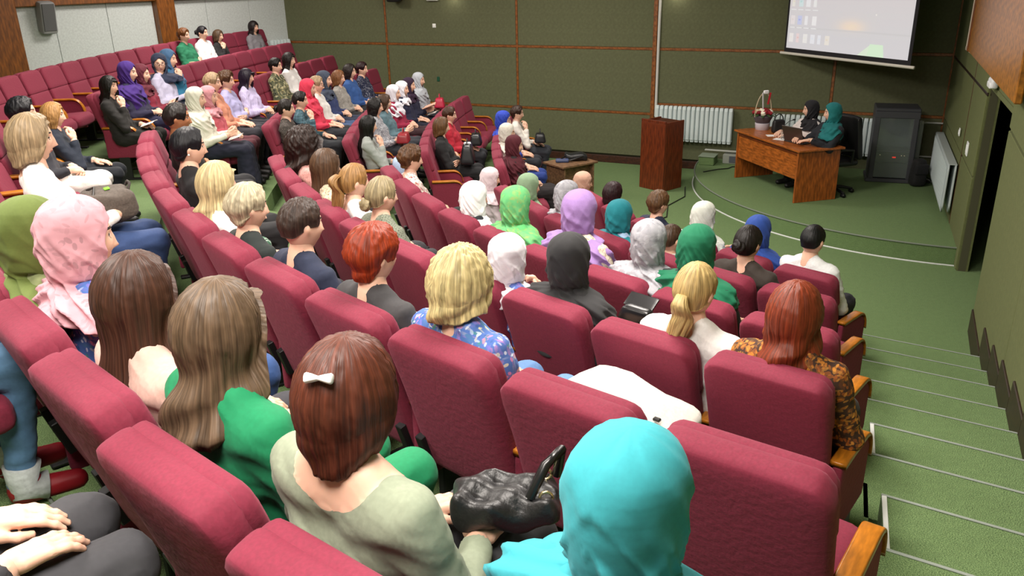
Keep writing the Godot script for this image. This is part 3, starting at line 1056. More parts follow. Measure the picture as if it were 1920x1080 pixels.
func put_seat(proto: Node3D, c: Vector2, r: float, a: float, y: float, label: String, group: String, end: bool):
	var s: Node3D = proto.duplicate()
	s.name = numbered("theatre_seat")
	var p := arc_point(c, r, a)
	s.position = W(p.x, y, p.y)
	s.rotation.y = -deg_to_rad(a)
	tag(s, label, "seat", group)
	if end: add_end_arm(s, 0.28)
	add_child(s)

# ---------------------------------------------------------------- people
# distance field of tapered bones -> surface nets. A bone: [a, b, ra, rb, region]; regions 0 skin, 1 top, 2 trousers or skirt, 3 shoes
func nets(bones: Array, cell: float, k: float, rule = null) -> Dictionary:
	var lo := Vector3.INF
	var hi := -Vector3.INF
	for b in bones:
		var r := Vector3.ONE * (maxf(b[2], b[3]) + cell * 3.0)
		lo = lo.min(b[0] - r).min(b[1] - r)
		hi = hi.max(b[0] + r).max(b[1] + r)
	var nx := int((hi.x - lo.x) / cell) + 2
	var ny := int((hi.y - lo.y) / cell) + 2
	var nz := int((hi.z - lo.z) / cell) + 2
	var nxy := nx * ny
	var d := PackedFloat32Array()
	d.resize(nxy * nz)
	d.fill(1.0)
	var raw := d.duplicate()
	var reg := PackedByteArray()
	reg.resize(nxy * nz)
	for b in bones:
		var a: Vector3 = b[0]
		var ab: Vector3 = b[1] - b[0]
		var l2 := maxf(ab.length_squared(), 1e-9)
		var ra: float = b[2]
		var dr: float = b[3] - b[2]
		var g: int = b[4]
		var mr := maxf(b[2], b[3]) + k + cell * 2.0
		var m0: Vector3 = ((a.min(b[1]) - Vector3.ONE * mr - lo) / cell).floor().max(Vector3.ZERO)
		var m1: Vector3 = ((a.max(b[1]) + Vector3.ONE * mr - lo) / cell).ceil()
		var x1 := mini(int(m1.x), nx - 1)
		var y1 := mini(int(m1.y), ny - 1)
		var z1 := mini(int(m1.z), nz - 1)
		for z in range(int(m0.z), z1 + 1):
			for y in range(int(m0.y), y1 + 1):
				var row := z * nxy + y * nx
				for x in range(int(m0.x), x1 + 1):
					var p := Vector3(lo.x + x * cell - a.x, lo.y + y * cell - a.y, lo.z + z * cell - a.z)
					var t := clampf(p.dot(ab) / l2, 0.0, 1.0)
					var e := (p - ab * t).length() - ra - dr * t
					if e < mr:
						var i := row + x
						var o := d[i]
						if e < raw[i]:
							raw[i] = e
							reg[i] = g
						var h := k - absf(o - e)
						d[i] = minf(o, e) - (h * h / (4.0 * k) if h > 0.0 else 0.0)
	# one vertex in each crossed cell
	var at := PackedInt32Array()
	at.resize(nxy * nz)
	at.fill(-1)
	var v := PackedVector3Array()
	var vr := PackedByteArray()
	var lim := cell * 1.9
	var offs := PackedInt32Array([0, 1, nx, nx + 1, nxy, nxy + 1, nxy + nx, nxy + nx + 1])
	var eds := [[0, 1], [2, 3], [4, 5], [6, 7], [0, 2], [1, 3], [4, 6], [5, 7], [0, 4], [1, 5], [2, 6], [3, 7]]
	var corner := []
	for c in 8: corner.append(Vector3(c & 1, (c >> 1) & 1, (c >> 2) & 1))
	for z in nz - 1:
		for y in ny - 1:
			var row := z * nxy + y * nx
			for x in nx - 1:
				var i := row + x
				if absf(d[i]) > lim: continue
				var mask := 0
				for c in 8:
					if d[i + offs[c]] < 0.0: mask |= 1 << c
				if mask == 0 or mask == 255: continue
				var s := Vector3.ZERO
				var n := 0
				for e in eds:
					var c0: int = e[0]
					var c1: int = e[1]
					if ((mask >> c0) & 1) != ((mask >> c1) & 1):
						var f0 := d[i + offs[c0]]
						var f1 := d[i + offs[c1]]
						s += corner[c0].lerp(corner[c1], f0 / (f0 - f1))
						n += 1
				at[i] = v.size()
				var p := lo + (Vector3(x, y, z) + s / n) * cell
				v.append(p)
				vr.append(int(rule.call(p, reg[i])) if rule != null else reg[i])
	var tris := [PackedInt32Array(), PackedInt32Array(), PackedInt32Array(), PackedInt32Array()]
	var all := PackedInt32Array()
	var step := [1, nx, nxy]
	for z in range(1, nz - 1):
		for y in range(1, ny - 1):
			var row := z * nxy + y * nx
			for x in range(1, nx - 1):
				var i := row + x
				if absf(d[i]) > lim: continue
				var neg := d[i] < 0.0
				for ax in 3:
					if (d[i + step[ax]] < 0.0) == neg: continue
					var s1: int = step[(ax + 1) % 3]
					var s2: int = step[(ax + 2) % 3]
					var q0 := at[i]
					var q1 := at[i - s1]
					var q2 := at[i - s1 - s2]
					var q3 := at[i - s2]
					if q0 < 0 or q1 < 0 or q2 < 0 or q3 < 0: continue
					var quad := PackedInt32Array([q0, q2, q1, q0, q3, q2]) if neg else PackedInt32Array([q0, q1, q2, q0, q2, q3])
					all.append_array(quad)
					var gq := vr[q0]
					if vr[q1] == vr[q2]: gq = vr[q1]
					tris[gq].append_array(quad)
	# even out the jagged borders between skin, cloth and shoes
	var mask := PackedByteArray()
	mask.resize(v.size())
	for g in 4:
		for q in tris[g]: mask[q] |= 1 << g
	var near := {}
	for kq in range(0, all.size(), 6):
		# two triangles of one quad: q0 a b, q0 b c
		var quad := [all[kq], all[kq + 2], all[kq + 1], all[kq + 4]] if all[kq + 1] == all[kq + 5] else [all[kq], all[kq + 1], all[kq + 2], all[kq + 5]]
		for e in 4:
			var a: int = quad[e]
			var b: int = quad[(e + 1) % 4]
			if mask[a] & (mask[a] - 1) and mask[b] & (mask[b] - 1):
				if not near.has(a): near[a] = {}
				if not near.has(b): near[b] = {}
				near[a][b] = true
				near[b][a] = true
	for pass_no in 3:
		var moved_to := {}
		for a in near:
			if near[a].size() < 2: continue
			var m := Vector3.ZERO
			for b in near[a]: m += v[b]
			moved_to[a] = v[a].lerp(m / near[a].size(), 0.6)
		for a in moved_to: v[a] = moved_to[a]
	var nn := normals_of(v, all)
	# pull cloth into soft folds
	for i in v.size():
		if vr[i] == 1 or vr[i] == 2:
			var w := soft.get_noise_3dv(v[i] * Vector3(9, 16, 9)) * (0.004 if cell < 0.01 else 0.006) + soft.get_noise_3dv(v[i] * Vector3(5, 30, 5) + Vector3(3, v[i].x * 20.0, 0)) * 0.003
			v[i] += nn[i] * w
	nn = normals_of(v, all)
	var out := {}
	for g in 4:
		if tris[g].size() == 0: continue
		var map := {}
		var vv := PackedVector3Array()
		var nv := PackedVector3Array()
		var ii := PackedInt32Array()
		for q in tris[g]:
			if not map.has(q):
				map[q] = vv.size()
				vv.append(v[q])
				nv.append(nn[q])
			ii.append(map[q])
		out[g] = pack(vv, nv, ii)
	return out

func pack(v: PackedVector3Array, n: PackedVector3Array, i: PackedInt32Array) -> Array:
	var a := []
	a.resize(Mesh.ARRAY_MAX)
	a[Mesh.ARRAY_VERTEX] = v
	a[Mesh.ARRAY_NORMAL] = n
	a[Mesh.ARRAY_INDEX] = i
	return a

func moved(a: Array, t: Transform3D) -> Array:
	var b := a.duplicate()
	b[Mesh.ARRAY_VERTEX] = t * (a[Mesh.ARRAY_VERTEX] as PackedVector3Array)
	var r := Transform3D(t.basis.orthonormalized(), Vector3.ZERO)
	b[Mesh.ARRAY_NORMAL] = r * (a[Mesh.ARRAY_NORMAL] as PackedVector3Array)
	return b

func flipped(a: Array) -> Array:
	# mirror image in x
	var b := a.duplicate()
	var m := Transform3D(Basis(Vector3(-1, 0, 0), Vector3(0, 1, 0), Vector3(0, 0, 1)), Vector3.ZERO)
	b[Mesh.ARRAY_VERTEX] = m * (a[Mesh.ARRAY_VERTEX] as PackedVector3Array)
	b[Mesh.ARRAY_NORMAL] = m * (a[Mesh.ARRAY_NORMAL] as PackedVector3Array)
	var ix: PackedInt32Array = (a[Mesh.ARRAY_INDEX] as PackedInt32Array).duplicate()
	for k in range(0, ix.size(), 3):
		var t := ix[k + 1]
		ix[k + 1] = ix[k + 2]
		ix[k + 2] = t
	b[Mesh.ARRAY_INDEX] = ix
	return b

# right hand, wrist at the origin, fingers along -z, palm down; curl in radians for each joint
func hand(curl: float) -> Array:
	var b := []
	b.append([Vector3(0, 0, 0.02), Vector3(0, 0, -0.02), 0.025, 0.027, 0])
	b.append([Vector3(-0.022, 0, -0.03), Vector3(-0.024, 0, -0.085), 0.017, 0.013, 0])
	b.append([Vector3(0.02, 0, -0.03), Vector3(0.026, 0, -0.078), 0.017, 0.012, 0])
	b.append([Vector3(0, 0, -0.02), Vector3(0, 0.002, -0.085), 0.018, 0.014, 0])
	var fx := [-0.031, -0.0105, 0.0105, 0.0300]
	var fl := [[0.042, 0.026, 0.02], [0.046, 0.03, 0.022], [0.043, 0.027, 0.021], [0.034, 0.02, 0.018]]
	for f in 4:
		var p := Vector3(fx[f], 0.0, -0.084 + (0.007 if f == 3 else 0.0))
		var ang := curl * 0.5
		var side := (f - 1.5) * 0.05
		for s in 3:
			var q: Vector3 = p + Vector3(sin(side), -sin(ang), -cos(ang)) * fl[f][s]
			b.append([p, q, 0.0095 - 0.0008 * s, 0.0088 - 0.0008 * s, 0])
			p = q
			ang += curl
	var t0 := Vector3(-0.026, -0.006, -0.02)
	var t1 := Vector3(-0.048, -0.014, -0.05)
	var t2 := Vector3(-0.052, -0.02, -0.08)
	var t3 := Vector3(-0.044, -0.024, -0.104)
	b.append([t0, t1, 0.015, 0.012, 0])
	b.append([t1, t2, 0.0115, 0.0105, 0])
	b.append([t2, t3, 0.0105, 0.009, 0])
	return nets(b, 0.0045, 0.008)[0]

var bodies := {}
var hands := []
var heads := []

func pose_of(called: String) -> Dictionary:
	if bodies.has(called): return bodies[called]
	if hands.is_empty():
		hands = [hand(0.28), hand(0.75)]
	var fine := called.ends_with("+")
	var base := called.trim_suffix("+")
	var scoop := base.ends_with("_scoop")
	base = base.trim_suffix("_scoop")
	var skirt := base.ends_with("_skirt")
	base = base.trim_suffix("_skirt")
	# joints: right elbow, right wrist, right finger direction, right palm normal; then the same for the left
	var re := Vector3(0.25, 0.64, -0.07)
	var le := Vector3(-0.25, 0.64, -0.07)
	var rw := Vector3(0.10, 0.645, -0.28)
	var lw := Vector3(-0.10, 0.645, -0.28)
	var rd := Vector3(-0.3, -0.12, -1)
	var ld := Vector3(0.3, -0.12, -1)
	var rn := Vector3.DOWN
	var ln := Vector3.DOWN
	var rh := 0
	var lh := 0
	match base:
		"clasp":
			rw = Vector3(0.085, 0.66, -0.27)
			lw = Vector3(-0.085, 0.655, -0.28)
			rd = Vector3(-0.75, -0.1, -0.6)
			ld = Vector3(0.75, -0.1, -0.6)
			rn = Vector3(-0.3, -0.8, 0.4)
			ln = Vector3(0.3, -0.8, 0.4)
			rh = 1
			lh = 1
		"chin", "chinl":
			re = Vector3(0.24, 0.65, -0.2)
			rw = Vector3(0.11, 0.90, -0.17)
			rd = Vector3(-0.45, 0.9, 0.1)
			rn = Vector3(-0.5, -0.2, 0.9)
			rh = 1
		"crossed":
			re = Vector3(0.25, 0.65, -0.10)
			le = Vector3(-0.25, 0.65, -0.10)
			rw = Vector3(-0.04, 0.70, -0.215)
			lw = Vector3(0.04, 0.665, -0.205)
			rd = Vector3(-1, 0.1, 0.1)
			ld = Vector3(1, 0.0, 0.1)
			rn = Vector3(0, -0.2, 1)
			ln = Vector3(0, -0.2, 1)
		"phone":
			rw = Vector3(0.08, 0.71, -0.33)
			lw = Vector3(-0.08, 0.71, -0.33)
			rd = Vector3(-0.5, 0.35, -0.8)
			ld = Vector3(0.5, 0.35, -0.8)
			rn = Vector3(-0.8, 0.1, 0.4)
			ln = Vector3(0.8, 0.1, 0.4)
			rh = 1
			lh = 1
		"desk":
			re = Vector3(0.27, 0.70, -0.2)
			le = Vector3(-0.27, 0.70, -0.2)
			rw = Vector3(0.13, 0.815, -0.40)
			lw = Vector3(-0.13, 0.815, -0.40)
			rd = Vector3(-0.5, -0.1, -0.8)
			ld = Vector3(0.5, -0.1, -0.8)
	var b := []
	for q in [[0.095, 0.54, -0.10, 0.122, 2], [0.085, 0.67, -0.07, 0.116, 1], [0.09, 0.80, -0.03, 0.112, 1], [0.125, 0.905, 0.0, 0.078, 1], [0.065, 0.97, 0.008, 0.052, 1]]:
		b.append([Vector3(-q[0], q[1], q[2]), Vector3(q[0], q[1], q[2]), q[3], q[3], q[4]])
	for s in [-1.0, 1.0]:
		b.append([Vector3(s * 0.065, 0.79, -0.105), Vector3(s * 0.07, 0.78, -0.11), 0.055, 0.055, 1])
		b.append([Vector3(s * 0.09, 0.52, -0.12), Vector3(s * 0.105, 0.53, -0.50 + (0.056 if base == "desk" else 0.017)), 0.098, 0.07, 2])
		var back := 0.30 if base == "desk" else 0.09
		b.append([Vector3(s * 0.105, 0.525, -0.50 + back * 0.187), Vector3(s * 0.105, 0.10, -0.51 + back), 0.066, 0.046, 2])
		b.append([Vector3(s * 0.105, 0.055, -0.50 + back), Vector3(s * 0.12, 0.04, -0.67 + back), 0.044, 0.037, 3])
	if skirt:
		b.append([Vector3(0, 0.52, -0.15), Vector3(0, 0.53, -0.50), 0.09, 0.075, 2])
		b.append([Vector3(-0.09, 0.5, -0.51), Vector3(-0.12, 0.12, -0.52), 0.075, 0.10, 2])
		b.append([Vector3(0.09, 0.5, -0.51), Vector3(0.12, 0.12, -0.52), 0.075, 0.10, 2])
		b.append([Vector3(0, 0.5, -0.51), Vector3(0, 0.14, -0.52), 0.07, 0.11, 2])
	b.append([Vector3(0, 0.94, 0.012), Vector3(0, 1.06, -0.005), 0.058, 0.052, 0])
	for a in [[Vector3(0.178, 0.915, 0.0), re, rw], [Vector3(-0.178, 0.915, 0.0), le, lw]]:
		b.append([a[0], a[1], 0.064, 0.05, 1])
		b.append([a[1], a[1].lerp(a[2], 0.86), 0.048, 0.035, 1])
		b.append([a[1].lerp(a[2], 0.86), a[2], 0.028, 0.026, 0])
	var rule = null
	if scoop:
		rule = func(p: Vector3, g: int) -> int:
			if g == 1 and p.y > 0.85 and Vector2(p.x / 0.125, (p.y - 1.0) / 0.085).length() < 1.0: return 0
			return g
	var s := nets(b, 0.0095 if fine else 0.014, 0.035, rule)
	var surf := []
	for g in 4:
		if s.has(g): surf.append([g, s[g]])
	for w in [[rw, rd, rn, rh, false], [lw, ld, ln, lh, true]]:
		var z: Vector3 = -(w[1] as Vector3).normalized()
		var y: Vector3 = -(w[2] as Vector3)
		y = (y - z * y.dot(z)).normalized()
		var x := y.cross(z)
		var h: Array = hands[w[3]]
		if w[4]: h = flipped(h)
		surf.append([0, moved(h, Transform3D(Basis(x, y, z), w[0]))])
	if base == "chinl":
		for q in surf: q[1] = flipped(q[1])
	bodies[called] = {"surf": surf}
	return bodies[called]

# head with a face, its centre at the origin, looking along -z; surfaces: 0 skin, 4 lips, 5 eyes and brows, 6 white of the eyes
func head_surfaces() -> Array:
	if not heads.is_empty(): return heads
	var nu := 64
	var nv := 46
	var v := PackedVector3Array()
	for j in nv + 1:
		var ph := PI * j / nv
		for i in nu:
			# more columns towards the face
			var t := TAU * i / nu
			t = t - 0.45 * sin(t)
			var d := Vector3(sin(t) * sin(ph), cos(ph), -cos(t) * sin(ph))
			var p := Vector3(d.x * 0.076, d.y * 0.118, d.z * 0.097)
			if p.y < 0.0:
				var f := -p.y / 0.118
				p.x *= 1.0 - 0.30 * f * f
				if p.z > 0: p.z *= 1.0 - 0.35 * f
				else: p.z *= 1.0 - 0.06 * f
			if p.z < 0.0:
				p.z *= 0.96
				var fx := p.x
				var fy := p.y
				var front := smoothstep(0.0, -0.05, p.z)
				p.z += 0.010 * front * (exp(-pow((absf(fx) - 0.032) / 0.017, 2) - pow((fy - 0.012) / 0.012, 2)))   # sockets
				p.z -= 0.020 * front * exp(-pow(fx / 0.011, 2)) * clampf((0.022 - fy) / 0.055, 0, 1) * smoothstep(-0.046, -0.030, fy)   # nose
				p.z -= 0.006 * front * exp(-pow(fx / 0.019, 2) - pow((fy + 0.033) / 0.008, 2))   # wings of the nose
				p.z -= 0.006 * front * exp(-pow(fx / 0.024, 2) - pow((fy + 0.058) / 0.007, 2))   # lips
				p.z += 0.004 * front * exp(-pow(fx / 0.02, 2) - pow((fy + 0.075) / 0.008, 2))
				p.z -= 0.007 * front * exp(-pow(fx / 0.022, 2) - pow((fy + 0.098) / 0.014, 2))   # chin
				p.z -= 0.004 * front * exp(-pow((absf(fx) - 0.03) / 0.02, 2) - pow((fy - 0.032) / 0.008, 2))   # brow
				p.z -= 0.004 * front * exp(-pow((absf(fx) - 0.042) / 0.02, 2) - pow((fy + 0.022) / 0.018, 2))   # cheek
			# ears
			var ear := exp(-pow((p.z - 0.012) / 0.013, 2) - pow((p.y + 0.004) / 0.026, 2)) * smoothstep(0.045, 0.065, absf(p.x))
			p.x += signf(p.x) * 0.016 * ear
			p.z += 0.006 * ear
			v.append(p)
	var tri := {0: PackedInt32Array(), 4: PackedInt32Array(), 5: PackedInt32Array(), 6: PackedInt32Array()}
	var all := PackedInt32Array()
	for j in nv:
		for i in nu:
			var a := j * nu + i
			var b := j * nu + (i + 1) % nu
			var q := PackedInt32Array([a, a + nu, b + nu, a, b + nu, b])
			var c := (v[a] + v[b] + v[a + nu] + v[b + nu]) / 4.0
			var g := 0
			if c.z < -0.05:
				if Vector2(c.x / 0.024, (c.y + 0.058) / 0.0075).length() < 1.0: g = 4
				elif Vector2((absf(c.x) - 0.032) / 0.006, (c.y - 0.010) / 0.0065).length() < 1.0: g = 5
				elif Vector2((absf(c.x) - 0.032) / 0.014, (c.y - 0.010) / 0.006).length() < 1.0: g = 6
				elif Vector2((absf(c.x) - 0.033) / 0.019, (c.y - 0.034) / 0.0045).length() < 1.0: g = 5
			tri[g].append_array(q)
			all.append_array(q)
	# orientation as the other meshes have it
	var n := normals_of(v, all)
	if n[(nv / 2) * nu].z > 0.0:
		for g in tri:
			var ix: PackedInt32Array = tri[g]
			for k in range(0, ix.size(), 3):
				var t := ix[k + 1]
				ix[k + 1] = ix[k + 2]
				ix[k + 2] = t
			tri[g] = ix
		for k in n.size(): n[k] = -n[k]
	for g in tri:
		if tri[g].size():
			var map := {}
			var vv := PackedVector3Array()
			var nn := PackedVector3Array()
			var ii := PackedInt32Array()
			for q in tri[g]:
				if not map.has(q):
					map[q] = vv.size()
					vv.append(v[q])
					nn.append(n[q])
				ii.append(map[q])
			heads.append([g, pack(vv, nn, ii)])
	return heads

func body_mesh(pose: String, ht: Transform3D, key: String) -> Array:
	var full := pose + key
	if not meshes.has(full):
		var am := ArrayMesh.new()
		var regs := []
		for q in pose_of(pose).surf:
			am.add_surface_from_arrays(Mesh.PRIMITIVE_TRIANGLES, q[1])
			regs.append(q[0])
		for q in head_surfaces():
			am.add_surface_from_arrays(Mesh.PRIMITIVE_TRIANGLES, moved(q[1], ht))
			regs.append(q[0])
		meshes[full] = [am, regs]
	return meshes[full]

func skin_mat(k: int) -> StandardMaterial3D:
	var key := "skin%d" % k
	if not mats.has(key):
		var m := StandardMaterial3D.new()
		m.albedo_color = hexc(["dcb098", "d2a084", "a8714e"][k])
		m.roughness = 0.55
		m.subsurf_scatter_enabled = true
		m.subsurf_scatter_strength = 0.15
		mats[key] = m
	return mats[key]

func wear(code: String) -> StandardMaterial3D:
	if code.begins_with("@"):
		var key := "print" + code
		if not mats.has(key):
			var m := StandardMaterial3D.new()
			m.albedo_texture = print_tex(code.substr(1))
			m.roughness = 0.85
			m.uv1_triplanar = true
			m.uv1_scale = Vector3.ONE * 4.5
			mats[key] = m
		return mats[key]
	return cloth(code, 0.85, 4.0, 0.9, 0.22)

# ---------------------------------------------------------------- printed cloth
func print_tex(called: String) -> ImageTexture:
	if texs.has(called): return texs[called]
	var n := 160
	var im := Image.create(n, n, false, Image.FORMAT_RGB8)
	rng.seed = hash(called)
	var ground := {"blue_floral": "4a6bb0", "pink_lace": "bb8780", "leopard": "c9b79c", "knit": "7a8070", "brown_scroll": "3a2418", "red_floral": "d8cfc6", "cream_lace": "cfc3b0", "camo": "5d6148", "dark_speck": "3a3430", "plaid": "33525c", "grey_speck": "8d8a84", "navy_dots": "18203c", "grey_floral": "8f9298", "lav_stripe": "b3aad2", "green_dots": "1f4a34", "lace": "cd98a2", "greens": "5fae6c", "greys": "9a9aa0", "speck": "cfcbc0"}
	im.fill(hexc(ground.get(called, "808080")))
	var inks := {"blue_floral": ["dfe6f5", "7f6fc0", "d884b0", "2f4f8c", "e8dcae", "3f8a6a"], "pink_lace": ["8f5f5a", "d8a8a0"], "leopard": ["3a2c22", "6a4c34", "e4d8c4"], "knit": ["3c4238", "9aa08c"], "brown_scroll": ["c87a28", "a85a1c", "d8943c"], "red_floral": ["a02234", "6f1424", "5a6a4c", "c96a72"], "cream_lace": ["8d7c68", "e6dccb", "a08e78"], "camo": ["20261e", "c9c29a", "2f3a2a", "a39a6c"], "dark_speck": ["8a8078", "1c1816"], "grey_speck": ["4c4a48", "c4c0b8"], "navy_dots": ["d8dae2"], "grey_floral": ["d8d8dc", "4a4e58", "6f7480"], "green_dots": ["0f1814", "5f9a78", "d8e0d4"], "lace": ["b98890", "8a6a70"], "greens": ["8fae5c", "489a64", "a89c54"], "greys": ["6c6c74", "c4c4cc", "84848c"], "speck": ["5a564e", "8f8a80"]}
	if called == "plaid" or called == "lav_stripe":
		for x in n:
			for y in n:
				var a := (x / 10) % 4
				var b := (y / 10) % 4
				var c := hexc(ground[called])
				if called == "plaid":
					if a == 0: c = c.lerp(hexc("1a2c38"), 0.6)
					if b == 0: c = c.lerp(hexc("6f8fa0"), 0.5)
				elif (x / 5) % 3 == 0: c = c.lerp(hexc("e8e4f4"), 0.6)
				im.set_pixel(x, y, c)
	elif called == "knit":
		for x in n:
			for y in n:
				var ox := 8 if (y / 8) % 2 else 0
				if Vector2(((x + ox) % 16) - 8, (y % 8) - 4).length() < 2.6: im.set_pixel(x, y, hexc("2f352c"))
	elif called == "navy_dots":
		for k in 70: blob(im, rng.randi() % n, rng.randi() % n, 2.5, 2.5, 0.0, hexc("d8dae2"))
	else:
		var count: int = {"leopard": 120, "camo": 46, "speck": 120, "dark_speck": 260, "grey_speck": 300, "lace": 60, "greys": 60, "greens": 50, "brown_scroll": 150, "cream_lace": 170, "pink_lace": 200}.get(called, 110)
		var size: float = {"leopard": 5.0, "camo": 16.0, "speck": 2.5, "dark_speck": 3.0, "grey_speck": 3.0, "lace": 9.0, "greys": 11.0, "greens": 12.0, "brown_scroll": 7.0, "cream_lace": 5.0, "pink_lace": 4.0}.get(called, 7.0)
		var list: Array = inks[called]
		for k in count:
			var c := hexc(list[k % list.size()])
			if called in ["lace", "greys", "greens"]: c = c.lerp(hexc(ground[called]), 0.45)
			blob(im, rng.randi() % n, rng.randi() % n, size * rng.randf_range(0.6, 1.3), size * rng.randf_range(0.3, 0.7), rng.randf() * PI, c)
	texs[called] = ImageTexture.create_from_image(im)
	return texs[called]

func blob(im: Image, cx: int, cy: int, rx: float, ry: float, ang: float, c: Color):
	var n := im.get_width()
	var r := int(maxf(rx, ry)) + 1
	var ca := cos(ang)
	var sa := sin(ang)
	for y in range(-r, r + 1):
		for x in range(-r, r + 1):
			if pow((x * ca + y * sa) / rx, 2) + pow((y * ca - x * sa) / ry, 2) < 1.0:
				im.set_pixel(posmod(cx + x, n), posmod(cy + y, n), c)

# ---------------------------------------------------------------- hair and headscarves, in the head's own axes (face along -z)
func hair_mesh(style: String, kind: int) -> ArrayMesh:
	var key := "hair_%s%d" % [style, kind]
	if meshes.has(key): return meshes[key]
	var nu := 96
	var na := 22    # rings over the skull
	var nb := 20    # rings of the falling part
	# thickness over the skull, falling length at the back and sides, waviness, how far hair reaches round to the face
	var th := 0.022
	var lback := 0.0
	var lside := 0.0
	var wave := 0.0
	var curl := 0.0
	var endb := 112.0
	var ends := 100.0
	var flare := 0.0
	var part_x := 0.0
	match style:
		"short":
			th = [0.026, 0.020, 0.024, 0.034][kind % 4]
			curl = [0.008, 0.005, 0.004, 0.008][kind % 4]
			lback = [0.03, 0.0, 0.03, 0.05][kind % 4]
			lside = [0.0, 0.0, 0.01, 0.02][kind % 4]
			flare = -0.02
			wave = 0.006
		"man":
			th = [0.019, 0.016, 0.014][kind % 3]
			curl = [0.007, 0.004, 0.002][kind % 3]
			endb = 106.0
			ends = 88.0
		"curlshort":
			th = 0.036
			curl = 0.013
			lback = 0.02
		"curly":
			th = [0.036, 0.06][kind % 2]
			curl = [0.010, 0.020][kind % 2]
			lback = [0.08, 0.22][kind % 2]
			lside = [0.07, 0.2][kind % 2]
			wave = [0.014, 0.03][kind % 2]
			flare = [-0.01, 0.04][kind % 2]
		"bob":
			th = [0.026, 0.024, 0.026, 0.028, 0.022][kind % 5]
			lback = [0.09, 0.10, 0.11, 0.15, 0.08][kind % 5]
			lside = [0.08, 0.09, 0.10, 0.14, 0.08][kind % 5]
			wave = [0.006, 0.006, 0.008, 0.016, 0.003][kind % 5]
			flare = [-0.01, -0.025, -0.01, 0.0, -0.02][kind % 5]
			curl = 0.004
		"long":
			th = 0.020
			lback = [0.36, 0.20, 0.17][kind % 3]
			lside = [0.33, 0.22, 0.16][kind % 3]
			wave = [0.004, 0.012, 0.012][kind % 3]
			flare = [0.02, 0.035, 0.015][kind % 3]
			curl = 0.003
		"pony", "bun":
			th = 0.014
			endb = 118.0
			ends = 102.0
			curl = 0.003
	var sd := float(hash(key) % 100)
	var rings := []
	var total := na + nb
	for r in total + 1:
		var ring := PackedVector3Array()
		for u in nu:
			var psi := TAU * u / nu - PI      # 0 at the back, +-PI at the forehead
			var ap := absf(psi)
			# where the hair line lies, as an angle from the crown
			var front := smoothstep(1.9, 2.75, ap)
			var side := smoothstep(0.7, 1.5, ap)
			var e := lerpf(lerpf(endb, ends, side), 52.0, front)
			if style in ["short", "man", "curlshort", "pony", "bun"] and ap > 1.35 and ap < 2.2:
				e = lerpf(e, 84.0, (1.0 - smoothstep(0.15, 0.45, absf(ap - 1.75))) * 0.8)
			var long := lerpf(lerpf(lback, lside, side), 0.0, smoothstep(1.75, 2.25, ap)) + 0.006
			var p := deg_to_rad(e) * minf(1.0, float(r) / na)
			var strand := noise.get_noise_2d(cos(psi) * 26.0 + sd, sin(psi) * 26.0) * 0.5 + noise.get_noise_2d(cos(psi) * 9.0 + sd, sin(psi) * 9.0 + 7.0)
			var lump := noise.get_noise_3d(cos(psi) * sin(p) * 4.4 + sd, cos(p) * 4.4, sin(psi) * sin(p) * 4.4)
			var fine := noise.get_noise_3d(cos(psi) * sin(p) * 11.0 + sd, cos(p) * 9.0, sin(psi) * sin(p) * 11.0)
			var t := th * (0.75 + 0.25 * sin(p)) + curl * (lump + 0.7 * fine) + 0.0035 * strand * sin(p)
			t *= lerpf(1.0, 0.55, front) if r > na * 0.8 else 1.0
			if style in ["short", "man", "curlshort", "pony", "bun"]:
				t *= lerpf(1.0, 0.18, smoothstep(0.72, 1.0, float(r) / na))
			var rx := 0.077 + t
			var ry := 0.119 + t * 0.9
			var rz := 0.098 + t
			var pos := Vector3(sin(psi) * sin(p) * rx, cos(p) * ry, cos(psi) * sin(p) * rz)
			if r == na: pos *= 1.0
			if r > na:
				var w := float(r - na) / nb
				var dirx := sin(psi)
				var dirz := cos(psi)
				var l := long * (1.0 + 0.10 * strand * smoothstep(0.1, 0.4, long))
				pos.y -= l * w
				var out := flare * w * w + wave * sin(w * long * 42.0 + psi * 3.0 + sd) * minf(1.0, w * 2.0) + 0.005 * strand * minf(1.0, long * 6.0)
				# follow the nape a little, then hang over the back
				if long > 0.14: out += -0.012 * sin(minf(w * 2.2, 1.0) * PI) + 0.03 * w * maxf(0.0, dirz)
				var close := smoothstep(0.86, 1.0, w) * lerpf(0.03, 0.012, front)
				pos.x += dirx * (out * 0.9 - close)
				pos.z += dirz * out - dirz * close
			ring.append(pos)
		rings.append(ring)
	var am := loft(rings, true, true)
	if style == "pony" or style == "bun":
		var st := SurfaceTool.new()
		st.append_from(am, 0, Transform3D())
		st.append_from(tail_mesh(style, kind), 0, Transform3D())
		am = st.commit()
	meshes[key] = am
	return am

